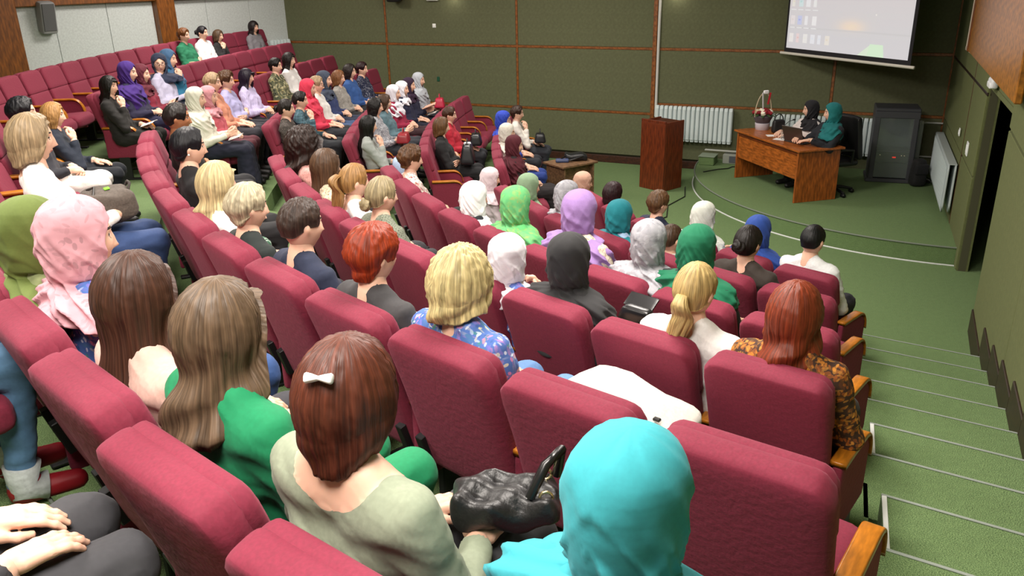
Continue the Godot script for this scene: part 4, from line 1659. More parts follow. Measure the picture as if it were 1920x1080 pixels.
func tail_mesh(style: String, kind: int) -> ArrayMesh:
	var rings := []
	var n := 40
	if style == "pony":
		var len: float = [0.36, 0.30][kind % 2]
		var y0: float = [0.055, 0.01][kind % 2]
		for r in 26:
			var w := r / 25.0
			var c := Vector3(0.02 * sin(w * 5.0), y0 - len * pow(w, 1.25) + 0.02 * sin(w * PI), 0.105 + 0.045 * sin(minf(w * 2.2, 1.0) * PI) + 0.02 * w)
			var rad := 0.020 + 0.026 * sin(minf(1.0, w * 1.6) * PI * 0.62)
			if w > 0.6: rad *= 1.0 - 0.75 * pow((w - 0.6) / 0.4, 1.5)
			var ring := PackedVector3Array()
			for k in n:
				var a := TAU * k / n
				var q := rad * (1.0 + 0.30 * noise.get_noise_2d(cos(a) * 9.0 + 3.0, sin(a) * 9.0 + w * 2.0))
				ring.append(c + Vector3(cos(a) * q, 0.3 * sin(a) * q, sin(a) * q * 0.8))
			rings.append(ring)
	else:
		for r in 19:
			var p := PI * r / 18.0
			var ring := PackedVector3Array()
			for k in n:
				var a := TAU * k / n
				var q := 1.0 + 0.16 * sin(a * 3.0 + p * 5.0) * sin(p) + 0.08 * noise.get_noise_2d(cos(a) * 12.0 + p * 4.0, sin(a) * 12.0)
				var y0: float = [-0.045, 0.0][kind % 2]
				ring.append(Vector3(sin(p) * cos(a) * 0.042 * q, y0 + sin(p) * sin(a) * 0.042 * q, 0.118 - cos(p) * 0.032 * q))
			rings.append(ring)
	return loft(rings)

func hair_mat(h: String) -> StandardMaterial3D:
	var key := "hair" + h
	if not mats.has(key):
		var m := StandardMaterial3D.new()
		m.albedo_color = hexc(h)
		if not texs.has("strands"):
			var im := Image.create(512, 64, false, Image.FORMAT_RGB8)
			rng.seed = 21
			var col := PackedFloat32Array()
			for x in 512: col.append(0.62 + 0.38 * rng.randf())
			for x in 512:
				var c0 := 0.25 * col[posmod(x - 1, 512)] + 0.5 * col[x] + 0.25 * col[(x + 1) % 512]
				for y in 64:
					var f := clampf(c0 + 0.22 * noise.get_noise_2d(x * 0.09, y * 0.05), 0.0, 1.0)
					im.set_pixel(x, y, Color(f, f, f))
			texs["strands"] = ImageTexture.create_from_image(im)
			var im2 := Image.create(512, 64, false, Image.FORMAT_RGBA8)
			for x in 512:
				for y in 64:
					var c := im.get_pixel(x, y)
					im2.set_pixel(x, y, Color(c.r, c.r, c.r, 1.0))
			im2.bump_map_to_normal_map(3.0)
			texs["strand_relief"] = ImageTexture.create_from_image(im2)
		m.albedo_texture = texs["strands"]
		m.normal_enabled = true
		m.normal_texture = texs["strand_relief"]
		m.normal_scale = 0.7
		m.uv1_scale = Vector3(1.0, 1.0, 1.0)
		m.roughness = 0.5
		m.metallic_specular = 0.4
		mats[key] = m
	return mats[key]

# headscarf: rings from the crown down over the shoulders, open round the face
func scarf_mesh(kind: int) -> ArrayMesh:
	var key := "scarf%d" % kind
	if meshes.has(key): return meshes[key]
	# y, half width, depth behind, depth in front, half angle of the face opening in degrees, z of the ring's middle
	var prof := [
		[0.146, 0.002, 0.002, 0.002, 0.0, 0.01], [0.140, 0.040, 0.048, 0.040, 0.0, 0.01], [0.122, 0.066, 0.080, 0.066, 0.0, 0.01], [0.095, 0.086, 0.104, 0.086, 0.0, 0.01],
		[0.070, 0.094, 0.114, 0.098, 20.0, 0.01], [0.045, 0.097, 0.119, 0.102, 42.0, 0.01], [0.0, 0.097, 0.120, 0.105, 53.0, 0.01], [-0.05, 0.093, 0.114, 0.108, 50.0, 0.01],
		[-0.09, 0.086, 0.104, 0.106, 40.0, 0.01], [-0.115, 0.081, 0.096, 0.102, 22.0, 0.008], [-0.128, 0.086, 0.094, 0.102, 0.0, 0.008], [-0.138, 0.135, 0.102, 0.110, 0.0, 0.01],
		[-0.150, 0.200, 0.116, 0.122, 0.0, 0.012], [-0.175, 0.246, 0.128, 0.132, 0.0, 0.010], [-0.22, 0.274, 0.140, 0.146, 0.0, 0.005], [-0.28, 0.286, 0.150, 0.166, 0.0, 0.0], [-0.38, 0.292, 0.156, 0.184, 0.0, -0.005], [-0.46, 0.296, 0.158, 0.194, 0.0, -0.01]]
	var last: float = [-0.27, -0.235, -0.33, -0.44][kind % 4]
	var nu := 84
	var rings := []
	var steps := 64
	var sd := kind * 13.7
	for r in steps + 1:
		var f := float(r) / steps
		var y := lerpf(0.146, last, 1.0 - pow(1.0 - f, 1.0)) if r > 6 else 0.146 - (0.146 - lerpf(0.146, last, 6.0 / steps)) * pow(r / 6.0, 2.0)
		var a: Array = prof[0]
		var b: Array = prof[1]
		for k in prof.size() - 1:
			if y <= prof[k][0] and y >= prof[k + 1][0]:
				a = prof[k]
				b = prof[k + 1]
		var t := clampf((a[0] - y) / maxf(1e-5, a[0] - b[0]), 0.0, 1.0)
		var q := []
		for k in 6: q.append(lerpf(a[k], b[k], t))
		if y > 0.095: # round crown
			var c := sqrt(clampf(1.0 - pow((y - 0.05) / 0.0962, 2), 0.0, 1.0))
			q[1] = 0.096 * c + 0.001
			q[2] = 0.118 * c + 0.001
			q[3] = 0.100 * c + 0.001
			if r == 0:
				for k in [1, 2, 3]: q[k] = 0.0
		var ring := PackedVector3Array()
		var fa := deg_to_rad(q[4])
		var amp := (0.0022 + 0.012 * smoothstep(-0.06, -0.25, y) + 0.008 * smoothstep(0.09, -0.06, y)) if r > 0 else 0.0
		for u in nu:
			var w := float(u) / nu
			var psi := lerpf(-PI + fa, PI - fa, w) if fa > 0.001 else lerpf(-PI, PI, w)
			var cz := cos(psi)
			var dz: float = q[2] if cz > 0 else q[3]
			var n1 := soft.get_noise_2d(psi * 1.3 + y * 9.0 + sd, y * 7.0 + sd) * 1.6
			# long soft folds that run slantwise down from the crown and round the neck
			var c1 := absf(psi) * 2.4 + y * 16.0
			var n2 := 0.5 - absf(soft.get_noise_2d(c1 * 0.5 + sd, (y * 4.0 - psi * 0.3) * 0.5)) * 2.4
			var n3 := 0.5 - absf(soft.get_noise_2d((psi * 1.6 - y * 13.0) * 0.5 + sd * 2.0, y * 2.0 + 9.0)) * 2.4
			var fold := 0.85 * amp * (0.5 * n1 + 1.0 * n2 + 0.7 * n3)
			if y > -0.11: fold = maxf(fold + 0.003, -0.003)
			if r == 0: fold = 0.0
			if fa > 0.001:
				var edge := minf(w, 1.0 - w) * nu
				if edge < 2.0: fold -= 0.004
			var hem := 0.0
			if r == steps: hem = -0.012
			ring.append(Vector3(sin(psi) * (q[1] + fold + hem), y + 0.012 * soft.get_noise_2d(psi * 2.0 + sd, 4.0) * smoothstep(-0.2, last, y), q[5] + cz * (dz + fold + hem)))
		rings.append(ring)
	# skin of the cloth: quads are left out across the face
	var v := PackedVector3Array()
	var uv := PackedVector2Array()
	var idx := PackedInt32Array()
	for r in rings.size():
		for u in nu:
			v.append(rings[r][u])
			uv.append(Vector2(float(u) / nu, float(r) / steps))
	for r in rings.size() - 1:
		for u in nu:
			var a := r * nu + u
			var b := r * nu + (u + 1) % nu
			if u == nu - 1:
				var gap: float = rings[r][u].distance_to(rings[r][0])
				var gap2: float = rings[r + 1][u].distance_to(rings[r + 1][0])
				if maxf(gap, gap2) > 0.03: continue
			idx.append_array(PackedInt32Array([a, b, b + nu, a, b + nu, a + nu]))
	# a second layer just inside gives the cloth its thickness
	var outer := smooth_mesh(v, idx, uv)
	var arr := outer.surface_get_arrays(0)
	var nrm: PackedVector3Array = arr[Mesh.ARRAY_NORMAL]
	var v2 := PackedVector3Array()
	for k in v.size(): v2.append(v[k] - nrm[k] * 0.004)
	var i2: PackedInt32Array = (arr[Mesh.ARRAY_INDEX] as PackedInt32Array).duplicate()
	for k in range(0, i2.size(), 3):
		var t := i2[k + 1]
		i2[k + 1] = i2[k + 2]
		i2[k + 2] = t
	var inner := smooth_mesh(v2, i2, uv, false)
	var st := SurfaceTool.new()
	st.append_from(outer, 0, Transform3D())
	st.append_from(inner, 0, Transform3D())
	meshes[key] = st.commit()
	return meshes[key]

# ---------------------------------------------------------------- one person; x, z of the head in plan, floor height, head height over the floor, direction of the row
func person(x: float, z: float, floor_y: float, hh: float, a: float, label: String, o: Dictionary):
	var s := hh / 1.13
	var t := thing("person", W(x, floor_y, z), -deg_to_rad(a), label, "person")
	t.scale = Vector3.ONE * s
	var pose: String = o.get("pose", "lap")
	if o.get("skirt", 0): pose += "_skirt"
	if o.get("neck", 0): pose += "_scoop"
	if o.get("near", 0): pose += "+"
	var hy: float = deg_to_rad(-float(o.get("hy", 0)))
	var hp: float = deg_to_rad(float(o.get("hp", -4)))
	var rz: float = deg_to_rad(float(o.get("hr", 0)))
	var ht := Transform3D(Basis.from_euler(Vector3(hp, hy, rz)), Vector3(0, 1.13, -0.015))
	var bm := body_mesh(pose, ht, "h%.2f_%.2f_%.2f" % [hy, hp, rz])
	var body := MeshInstance3D.new()
	body.name = "body"
	body.mesh = bm[0]
	var skin := skin_mat(o.get("skin", 0))
	for k in bm[1].size():
		var m: Material = skin
		match bm[1][k]:
			1: m = wear(o.get("top", "808080"))
			2: m = wear(o.get("bot", "303030"))
			3: m = plain(o.get("shoe", "1c1a1a"), 0.5)
			4: m = plain("b0605c", 0.5)
			5: m = plain("2a1c16", 0.5)
			6: m = plain("dcd4cc", 0.4)
		body.set_surface_override_material(k, m)
	t.add_child(body)
	if o.hair == "hijab":
		var m: Material
		if o.has("htex"):
			m = wear("@" + o.htex)
		else:
			m = cloth(o.hc, 0.7 if o.get("shine", 0) else 0.85, 6.0, 0.93, 0.12)
		var c := part(t, "headscarf", scarf_mesh(o.get("hv", 0)), m)
		c.transform = ht
		# the drape stays on the shoulders when the head turns less than it
	else:
		var c := part(t, "hair", hair_mesh(o.hair, o.get("hv", 0)), hair_mat(o.hc))
		c.transform = ht
	if o.get("glasses", 0):
		var g := part(t, "glasses", tube([Vector3(-0.06, 0.012, -0.094), Vector3(-0.034, 0.0, -0.108), Vector3(0, 0.014, -0.112), Vector3(0.034, 0.0, -0.108), Vector3(0.06, 0.012, -0.094)], 0.0025, 6), plain("1a1614", 0.4))
		g.transform = ht
		for sx in [-1.0, 1.0]:
			var ring := []
			for k in 17: ring.append(Vector3(sx * 0.033 + cos(TAU * k / 16.0) * 0.024, 0.008 + sin(TAU * k / 16.0) * 0.018, -0.108 + absf(cos(TAU * k / 16.0)) * 0.003))
			part(g, "rim", tube(ring, 0.0022, 5), plain("1a1614", 0.4))
	if o.get("clip", 0):
		var g := part(t, "hair_clip", rbox(Vector3(0.062, 0.022, 0.02), 0.009, 6, func(q): return Vector3(q.x, q.y * (0.4 + 26.0 * absf(q.x)), q.z)), plain("f2f0ee", 0.4))
		g.transform = ht * Transform3D(Basis.from_euler(Vector3(-0.5, 0.35, 0.1)), Vector3(0.035, 0.085, 0.10))
	if o.has("scarf"):
		var ringsc := []
		for k in 25:
			var an := TAU * k / 24.0
			ringsc.append(Vector3(sin(an) * 0.105, 0.945 + 0.012 * cos(an), 0.01 + cos(an) * 0.085))
		part(t, "collar_scarf", tube(ringsc, 0.028, 10), wear(o.scarf))
	if o.get("sock", 0):
		for sx in [-1.0, 1.0]:
			part(t, "sock", tube([Vector3(sx * 0.105, 0.16, -0.43), Vector3(sx * 0.105, 0.07, -0.42), Vector3(sx * 0.112, 0.055, -0.49)], [0.060, 0.057, 0.050], 14), cloth("c9d2d0", 0.9))
	if o.get("ear", 0):
		var er := part(t, "earring", lathe([[0.0, -0.007], [0.006, -0.004], [0.007, 0.0], [0.006, 0.004], [0.0, 0.007]], 10), plain("f4f0ea", 0.2))
		er.transform = ht * Transform3D(Basis(), Vector3(0.083, -0.03, 0.018))
	# what is in the hands lies there as a thing of its own
	var hold: String = o.get("holds", "")
	if hold:
		var pos: Vector3 = t.transform * Vector3(0, 0.73, -0.40)
		if hold == "phone":
			var ph := thing("mobile_phone", pos, t.rotation.y, "dark phone held by the " + label.trim_prefix("person in ").get_slice(",", 0), "phone")
			part(ph, "case", rbox(Vector3(0.075, 0.15, 0.01), 0.004, 4), plain("141416", 0.3), Vector3(0, 0.02, 0), Vector3(-0.5, 0, 0))
			part(ph, "glass", cham(Vector3(0.066, 0.135, 0.002), 0.0005), plain("1c2026", 0.1), Vector3(0, 0.023, 0.006), Vector3(-0.5, 0, 0))
		else:
			single("paper_sheet", rbox(Vector3(0.21, 0.006, 0.15), 0.0025, 4, func(q): return q + Vector3(0, -q.x * q.x * 0.8, 0)), plain("e6e2dc", 0.8), pos + Vector3(0, -0.05, 0), Vector3(0.3, t.rotation.y, 0), "paper on the lap of the " + label.trim_prefix("person in ").get_slice(",", 0), "paper")

func build_people():
	person(-0.240, 1.079, 1.470, 1.141, 14.4, "person in glossy turquoise headscarf seen from behind, nearest row", {"hair": "hijab", "hv": 3, "hc": "3097a2", "top": "3097a2", "bot": "2b2b30", "pose": "lap", "near": 1})
	person(-0.878, 1.261, 1.470, 1.133, 17.8, "person in sage blouse with auburn bob and white hair clip, nearest row", {"hair": "bob", "hv": 1, "hc": "5f2f1f", "top": "8f9882", "bot": "36363a", "pose": "lap", "hy": -2, "clip": 1, "neck": 1, "ear": 1, "near": 1})
	person(-1.340, 1.432, 1.470, 1.145, 20.4, "person in emerald dress with long ash brown hair, nearest row", {"hair": "long", "hv": 1, "hc": "6b5642", "top": "0c8454", "bot": "0c8454", "pose": "clasp", "hy": 5, "near": 1})
	person(-1.737, 1.568, 1.470, 1.129, 22.6, "person with straight waist-long chestnut hair and pale pink top", {"hair": "long", "hv": 0, "hc": "4d3023", "top": "dcb6a8", "bot": "33333a", "pose": "lap", "near": 1})
	person(-2.230, 1.845, 1.470, 1.160, 25.5, "person in pale pink lace headscarf over blue flowered dress", {"hair": "hijab", "hv": 1, "hc": "cd98a2", "htex": "lace", "top": "@blue_floral", "bot": "2f4f86", "pose": "lap"})
	person(-2.519, 1.915, 1.470, 1.124, 27.0, "person in olive green headscarf at the left edge of the photo", {"hair": "hijab", "hv": 2, "hc": "5c6c2e", "top": "8f9a6a", "bot": "3a4030", "pose": "lap"})
	person(-3.897, 3.083, 1.470, 1.168, 36.4, "person in white blouse and jeans with ash blond bob, backpack on lap", {"hair": "bob", "hv": 0, "hc": "a48d6c", "top": "efeae6", "bot": "2c4370", "pose": "phone", "hy": 8})
	person(-5.531, 4.356, 1.470, 1.035, 47.3, "person with black hair and dark jacket beside the white blouse", {"hair": "short", "hv": 0, "hc": "16161c", "top": "23232b", "bot": "e8e4de", "pose": "clasp"})
	person(-5.838, 4.868, 1.470, 0.923, 50.4, "person with honey blond bob and navy jacket, resting chin on hand", {"hair": "bob", "hv": 2, "hc": "b88a52", "top": "17202f", "bot": "10161f", "pose": "chin"})
	person(-4.944, 5.248, 1.225, 1.117, 48.8, "person with dark cropped hair sitting behind the black haired one", {"hair": "short", "hv": 1, "hc": "1d1613", "top": "1b1918", "bot": "16161a", "pose": "crossed", "skin": 2})
	person(-3.871, 4.164, 1.225, 1.154, 40.0, "person in black with black bob holding hand to the mouth", {"hair": "short", "hv": 2, "hc": "14141b", "top": "151518", "bot": "151518", "pose": "chin", "ear": 1})
	person(-3.118, 3.516, 1.225, 1.124, 34.3, "person with shoulder-long platinum hair and white top", {"hair": "long", "hv": 2, "hc": "d9c593", "top": "f0eeea", "bot": "1c1c20", "pose": "lap"})
	person(-2.678, 3.210, 1.225, 1.105, 31.2, "person with cropped silver hair, black top and green patterned collar", {"hair": "short", "hv": 0, "hc": "cbbf9f", "top": "16201f", "bot": "17171b", "pose": "lap", "scarf": "@green_dots"})
	person(-2.193, 2.966, 1.225, 1.129, 28.1, "person with short tousled brown hair in navy tee shirt", {"hair": "man", "hv": 0, "hc": "42322a", "top": "18223c", "bot": "b9b4a8", "pose": "clasp"})
	person(-1.669, 2.701, 1.225, 1.127, 24.7, "person with copper red cropped hair in charcoal jacket", {"hair": "short", "hv": 3, "hc": "9c3714", "top": "39383a", "bot": "26262a", "pose": "lap"})
	person(-1.202, 2.513, 1.225, 1.136, 21.8, "person with wavy blond hair in blue flowered shirt and light jeans", {"hair": "curly", "hv": 0, "hc": "dcc890", "top": "@blue_floral", "bot": "5f86b8", "pose": "clasp"})
	person(-3.989, 5.565, 0.980, 1.138, 46.4, "person with big dark curly hair and dusty pink lace top", {"hair": "curly", "hv": 1, "hc": "2b1a14", "top": "@pink_lace", "bot": "2a2020", "pose": "lap"})
	person(-3.407, 4.986, 0.980, 1.127, 41.1, "person with long straight brown hair and leopard print top", {"hair": "long", "hv": 0, "hc": "5b412c", "top": "@leopard", "bot": "26262a", "pose": "lap"})
	person(-2.940, 4.608, 0.980, 1.132, 37.3, "person with long caramel ponytail and white sweater", {"hair": "pony", "hv": 0, "hc": "a97f4c", "top": "efefee", "bot": "2b2b30", "pose": "lap"})
	person(-2.586, 4.353, 0.980, 1.129, 34.5, "person with ash blond low bun in speckled grey-green cardigan", {"hair": "bun", "hv": 0, "hc": "a39470", "top": "@knit", "bot": "2f2f33", "pose": "clasp"})
	person(-1.461, 3.645, 0.980, 1.067, 26.0, "person in white headscarf raising a hand beside the face", {"hair": "hijab", "hv": 1, "hc": "e4e0e6", "top": "@blue_floral", "bot": "2a2a33", "pose": "chin"})
	person(-1.101, 3.527, 0.980, 1.131, 23.6, "person in long black headscarf and black dress, middle row", {"hair": "hijab", "hv": 3, "hc": "232325", "top": "232325", "bot": "1a1a1c", "pose": "clasp"})
	person(-0.473, 3.292, 0.980, 1.143, 19.3, "person with blond ponytail in white hooded jacket", {"hair": "pony", "hv": 1, "hc": "cdb074", "top": "ecebe8", "bot": "2a2a30", "pose": "lap"})
	person(-0.063, 3.154, 0.980, 1.146, 16.6, "person with rust red wavy hair in orange-brown patterned top", {"hair": "bob", "hv": 3, "hc": "8a3a20", "top": "@brown_scroll", "bot": "2a2320", "pose": "lap"})
	person(-3.484, 6.428, 0.735, 1.107, 48.3, "person with short curly brown hair in red flowered blouse", {"hair": "curlshort", "hv": 0, "hc": "5e3d20", "top": "@red_floral", "bot": "22282a", "pose": "clasp"})
	person(-2.429, 5.430, 0.735, 1.086, 37.9, "person in pure white headscarf and black top, third row ahead", {"hair": "hijab", "hv": 0, "hc": "ebebee", "top": "1e2028", "bot": "1e2028", "pose": "lap"})
	person(-1.997, 5.166, 0.735, 1.139, 34.3, "person in bright spring green headscarf with long drape", {"hair": "hijab", "hv": 3, "hc": "5fbf70", "htex": "greens", "top": "5fbf70", "bot": "24402a", "pose": "lap"})
	person(-1.453, 4.880, 0.735, 1.213, 29.9, "person in lilac headscarf and cream lace top", {"hair": "hijab", "hv": 2, "hc": "9a7ab4", "top": "@cream_lace", "bot": "403848", "pose": "clasp"})
	person(-0.936, 4.571, 0.735, 1.157, 25.6, "person in mottled grey headscarf with grey tunic", {"hair": "hijab", "hv": 3, "hc": "8b8a8e", "htex": "greys", "top": "8d8d90", "bot": "333338", "pose": "lap"})
	person(-0.639, 4.450, 0.735, 1.183, 23.2, "person in deep emerald headscarf and black jacket", {"hair": "hijab", "hv": 0, "hc": "046a48", "top": "1b2224", "bot": "0b6b4a", "pose": "lap"})
	person(-3.102, 7.337, 0.490, 0.984, 51.7, "person in very pale pink headscarf, row near the low table", {"hair": "hijab", "hv": 1, "hc": "dccbd1", "top": "cfc4c8", "bot": "444049", "pose": "phone", "holds": "phone"})
	person(-2.529, 6.874, 0.490, 1.058, 45.9, "person in muted sage headscarf and black top", {"hair": "hijab", "hv": 2, "hc": "84a080", "top": "1c1f1e", "bot": "1a1a1c", "pose": "lap"})
	person(-2.041, 6.487, 0.490, 1.110, 40.8, "person in shiny blue-grey headscarf beside the lilac one", {"hair": "hijab", "hv": 0, "hc": "8a93a8", "htex": "greys", "top": "b5b6ae", "bot": "44464c", "pose": "lap"})
	person(-1.475, 6.040, 0.490, 1.105, 34.8, "person in dark teal headscarf and pale blue shirt", {"hair": "hijab", "hv": 2, "hc": "0b7480", "top": "9db7d6", "bot": "2c3140", "pose": "lap"})
	person(-1.033, 5.811, 0.490, 1.032, 30.7, "small child with cropped brown hair between two scarves", {"hair": "man", "hv": 1, "hc": "4d3828", "top": "d8d5d0", "bot": "2a2a30", "pose": "lap"})
	person(-0.455, 5.493, 0.490, 1.156, 25.3, "person with dark twisted bun and brown jacket", {"hair": "bun", "hv": 1, "hc": "1b1412", "top": "2f2620", "bot": "1e1a18", "pose": "lap"})
	person(-2.420, 8.256, 0.245, 1.018, 54.6, "person in dusty beige headscarf in the front row", {"hair": "hijab", "hv": 1, "hc": "c49c88", "top": "3a2f33", "bot": "2a2428", "pose": "lap"})
	person(-1.984, 7.807, 0.245, 1.053, 48.6, "person with dark plum bob and red top in the front row", {"hair": "bob", "hv": 4, "hc": "2e151b", "top": "8f1820", "bot": "222", "pose": "lap"})
	person(-1.431, 7.323, 0.245, 1.116, 41.6, "person with short brown hair and navy jacket in the front row", {"hair": "short", "hv": 0, "hc": "694a2e", "top": "18203a", "bot": "14182a", "pose": "clasp"})
	person(-0.959, 6.963, 0.245, 1.130, 35.8, "person in off-white headscarf and navy coat in the front row", {"hair": "hijab", "hv": 0, "hc": "d7dbd2", "top": "161d38", "bot": "14182a", "pose": "phone"})
	person(-0.475, 6.648, 0.245, 1.135, 30.2, "person in royal blue long headscarf in the front row", {"hair": "hijab", "hv": 3, "hc": "26499a", "top": "26499a", "bot": "1e2c50", "pose": "lap"})
	person(-0.053, 6.443, 0.245, 1.163, 25.7, "person in white shirt with slick black hair, hand at cheek", {"hair": "man", "hv": 2, "hc": "121214", "top": "e6e9ea", "bot": "1b1d26", "pose": "chinl"})
	person(-10.343, 11.465, 1.386, 1.084, 77.4, "person in green dress with short auburn hair, top row by white wall", {"hair": "short", "hv": 0, "hc": "7a4a24", "top": "17724e", "bot": "1c5a44", "pose": "crossed"})
	person(-10.466, 12.065, 1.386, 1.082, 79.3, "person in white blouse with dark tied hair, top row by white wall", {"hair": "bun", "hv": 1, "hc": "1d1a20", "top": "f0f0f2", "bot": "1e1e26", "pose": "clasp"})
	person(-10.531, 12.542, 1.386, 0.991, 80.7, "person in black with brown bob and hand on mouth, top row", {"hair": "bob", "hv": 0, "hc": "5b4632", "top": "1b1a1c", "bot": "151517", "pose": "chin"})
	person(-10.709, 13.794, 1.386, 1.062, 84.5, "person in grey cardigan with dark hair, last on the top row", {"hair": "long", "hv": 2, "hc": "221a1a", "top": "7d7b80", "bot": "2a2a2e", "pose": "clasp"})
	person(-7.800, 7.318, 1.179, 1.070, 62.8, "person in black with long black hair, hand on the neck", {"hair": "long", "hv": 2, "hc": "15120f", "top": "171412", "bot": "14120f", "pose": "chin", "hy": 12, "holds": "paper"})
	person(-8.159, 7.985, 1.179, 1.133, 65.2, "person in vivid purple headscarf and navy dress", {"hair": "hijab", "hv": 3, "hc": "3a1a70", "top": "1b1938", "bot": "17183a", "pose": "clasp"})
	person(-8.281, 8.324, 1.179, 1.071, 66.3, "person in dark red headscarf half hidden behind the purple one", {"hair": "hijab", "hv": 0, "hc": "5a1a2a", "top": "7a1830", "bot": "33202a", "pose": "phone", "holds": "phone"})
	person(-8.574, 8.959, 1.179, 1.130, 68.5, "person in navy headscarf and glasses turned towards the camera", {"hair": "hijab", "hv": 1, "hc": "232b42", "top": "b9b7cf", "bot": "1d2030", "pose": "phone", "hy": 62, "glasses": 1})
	person(-8.708, 9.290, 1.179, 1.150, 69.6, "person in steel blue headscarf next to the one with glasses", {"hair": "hijab", "hv": 2, "hc": "3f6286", "top": "1f6a8c", "bot": "1d2030", "pose": "chin"})
	person(-6.898, 7.681, 0.972, 1.110, 62.5, "person in long cream headscarf and cream tunic, navy skirt", {"hair": "hijab", "hv": 3, "hc": "dcdacb", "top": "dad8c8", "bot": "10142a", "pose": "phone", "skirt": 1, "holds": "paper"})
	person(-7.080, 8.105, 0.972, 1.068, 64.0, "person in rose pink headscarf beside the cream one", {"hair": "hijab", "hv": 1, "hc": "c78a92", "top": "c25a66", "bot": "5a2a34", "pose": "clasp"})
	person(-7.346, 8.505, 0.972, 1.174, 65.6, "person with short sandy grey hair behind the rose scarf", {"hair": "short", "hv": 1, "hc": "b59a78", "top": "c9876c", "bot": "2c2c34", "pose": "lap"})
	person(-7.531, 8.989, 0.972, 1.135, 67.3, "person with short curly brown hair, lilac shirt and dark vest", {"hair": "curlshort", "hv": 0, "hc": "5a3b22", "top": "a9a6d0", "bot": "1c1c26", "pose": "crossed"})
	person(-7.798, 9.738, 0.972, 1.086, 70.0, "person with long dark purple hair in lavender shirt", {"hair": "long", "hv": 1, "hc": "201528", "top": "@lav_stripe", "bot": "1d1a26", "pose": "clasp"})
	person(-8.204, 10.976, 0.972, 1.097, 74.3, "person in camouflage patterned blouse with dark cropped hair", {"hair": "short", "hv": 2, "hc": "17130f", "top": "@camo", "bot": "26261f", "pose": "lap"})
	person(-8.366, 11.559, 0.972, 1.123, 76.3, "person in white blouse with dark long hair, beside the camouflage", {"hair": "long", "hv": 2, "hc": "201715", "top": "ecebe8", "bot": "26262c", "pose": "lap"})
	person(-6.203, 8.394, 0.766, 1.116, 63.6, "person with dark pinned hair in grey speckled dress, row end", {"hair": "bun", "hv": 1, "hc": "1f1512", "top": "@dark_speck", "bot": "241c18", "pose": "clasp"})
	person(-6.548, 9.187, 0.766, 1.089, 66.7, "person with dark hair in teal plaid shirt", {"hair": "short", "hv": 1, "hc": "1a1412", "top": "@plaid", "bot": "23272c", "pose": "chin"})
	person(-6.877, 9.877, 0.766, 1.138, 69.3, "person in coral red headscarf and coral tunic", {"hair": "hijab", "hv": 2, "hc": "d23450", "top": "d23450", "bot": "23262c", "pose": "lap"})
	person(-7.021, 10.290, 0.766, 1.132, 70.9, "person with grey blond hair and glasses in white cardigan", {"hair": "short", "hv": 0, "hc": "b99f7c", "top": "dcdbd6", "bot": "3a5076", "pose": "clasp", "glasses": 1})
	person(-7.169, 10.726, 0.766, 1.142, 72.5, "person in slate grey headscarf and denim blue tunic", {"hair": "hijab", "hv": 0, "hc": "3a4456", "top": "2a3864", "bot": "1f2840", "pose": "clasp"})
	person(-7.322, 11.342, 0.766, 1.094, 74.7, "person with auburn bob in grey speckled blouse", {"hair": "bob", "hv": 0, "hc": "8a5a34", "top": "@grey_speck", "bot": "2a2a2c", "pose": "clasp"})
	person(-7.491, 11.953, 0.766, 1.118, 76.9, "person with dark bob in bright blue shirt", {"hair": "bob", "hv": 2, "hc": "241814", "top": "2f5796", "bot": "26262c", "pose": "lap"})
	person(-7.606, 12.529, 0.766, 1.093, 79.0, "person with short dark red hair in navy polka dot top", {"hair": "short", "hv": 2, "hc": "2c1216", "top": "@navy_dots", "bot": "26262c", "pose": "lap"})
	person(-5.277, 8.717, 0.559, 1.108, 63.2, "person in grey sweater with very long black hair, hand at face", {"hair": "long", "hv": 0, "hc": "0f0c0b", "top": "9aa09c", "bot": "241a20", "pose": "chin"})
	person(-5.902, 9.985, 0.559, 1.115, 68.4, "person with dark hair leaning forward beside the very long hair", {"hair": "bob", "hv": 2, "hc": "120e0c", "top": "@grey_floral", "bot": "20242c", "pose": "clasp"})
	person(-6.077, 10.545, 0.559, 1.083, 70.6, "person with brown hair in teal denim jacket", {"hair": "bob", "hv": 0, "hc": "4c3320", "top": "53707a", "bot": "2c3038", "pose": "phone"})
	person(-6.351, 11.332, 0.559, 1.094, 73.7, "person in white headscarf and crimson tunic", {"hair": "hijab", "hv": 2, "hc": "dfdfe8", "top": "8c1038", "bot": "30141c", "pose": "clasp"})
	person(-6.494, 11.873, 0.559, 1.081, 75.8, "person in white headscarf and midnight blue dress", {"hair": "hijab", "hv": 1, "hc": "e6e6ee", "top": "171b38", "bot": "14182c", "pose": "lap"})
	person(-6.599, 12.310, 0.559, 1.080, 77.5, "person in aubergine headscarf and navy dress", {"hair": "hijab", "hv": 0, "hc": "2b1430", "top": "181a34", "bot": "14162a", "pose": "phone", "holds": "paper"})
	person(-6.731, 12.914, 0.559, 1.088, 79.8, "person in silver grey headscarf and grey print tunic", {"hair": "hijab", "hv": 3, "hc": "b4bac2", "top": "@grey_floral", "bot": "2a3038", "pose": "clasp"})
	person(-4.845, 9.852, 0.352, 1.122, 66.4, "person with brown bob in black, arms folded, at row end", {"hair": "bob", "hv": 0, "hc": "6a4a2a", "top": "17181a", "bot": "1a1b1e", "pose": "crossed"})
	person(-5.215, 10.885, 0.352, 1.094, 70.7, "person with chestnut hair and red scarf behind the brown bob", {"hair": "short", "hv": 1, "hc": "4a2c1a", "top": "b01a30", "bot": "22242a", "pose": "lap"})
	person(-4.710, 12.314, 0.145, 1.114, 75.8, "person in cream sweater with dark hair, hand at the mouth", {"hair": "short", "hv": 0, "hc": "3a2418", "top": "d9d4cc", "bot": "2a2e36", "pose": "chin"})
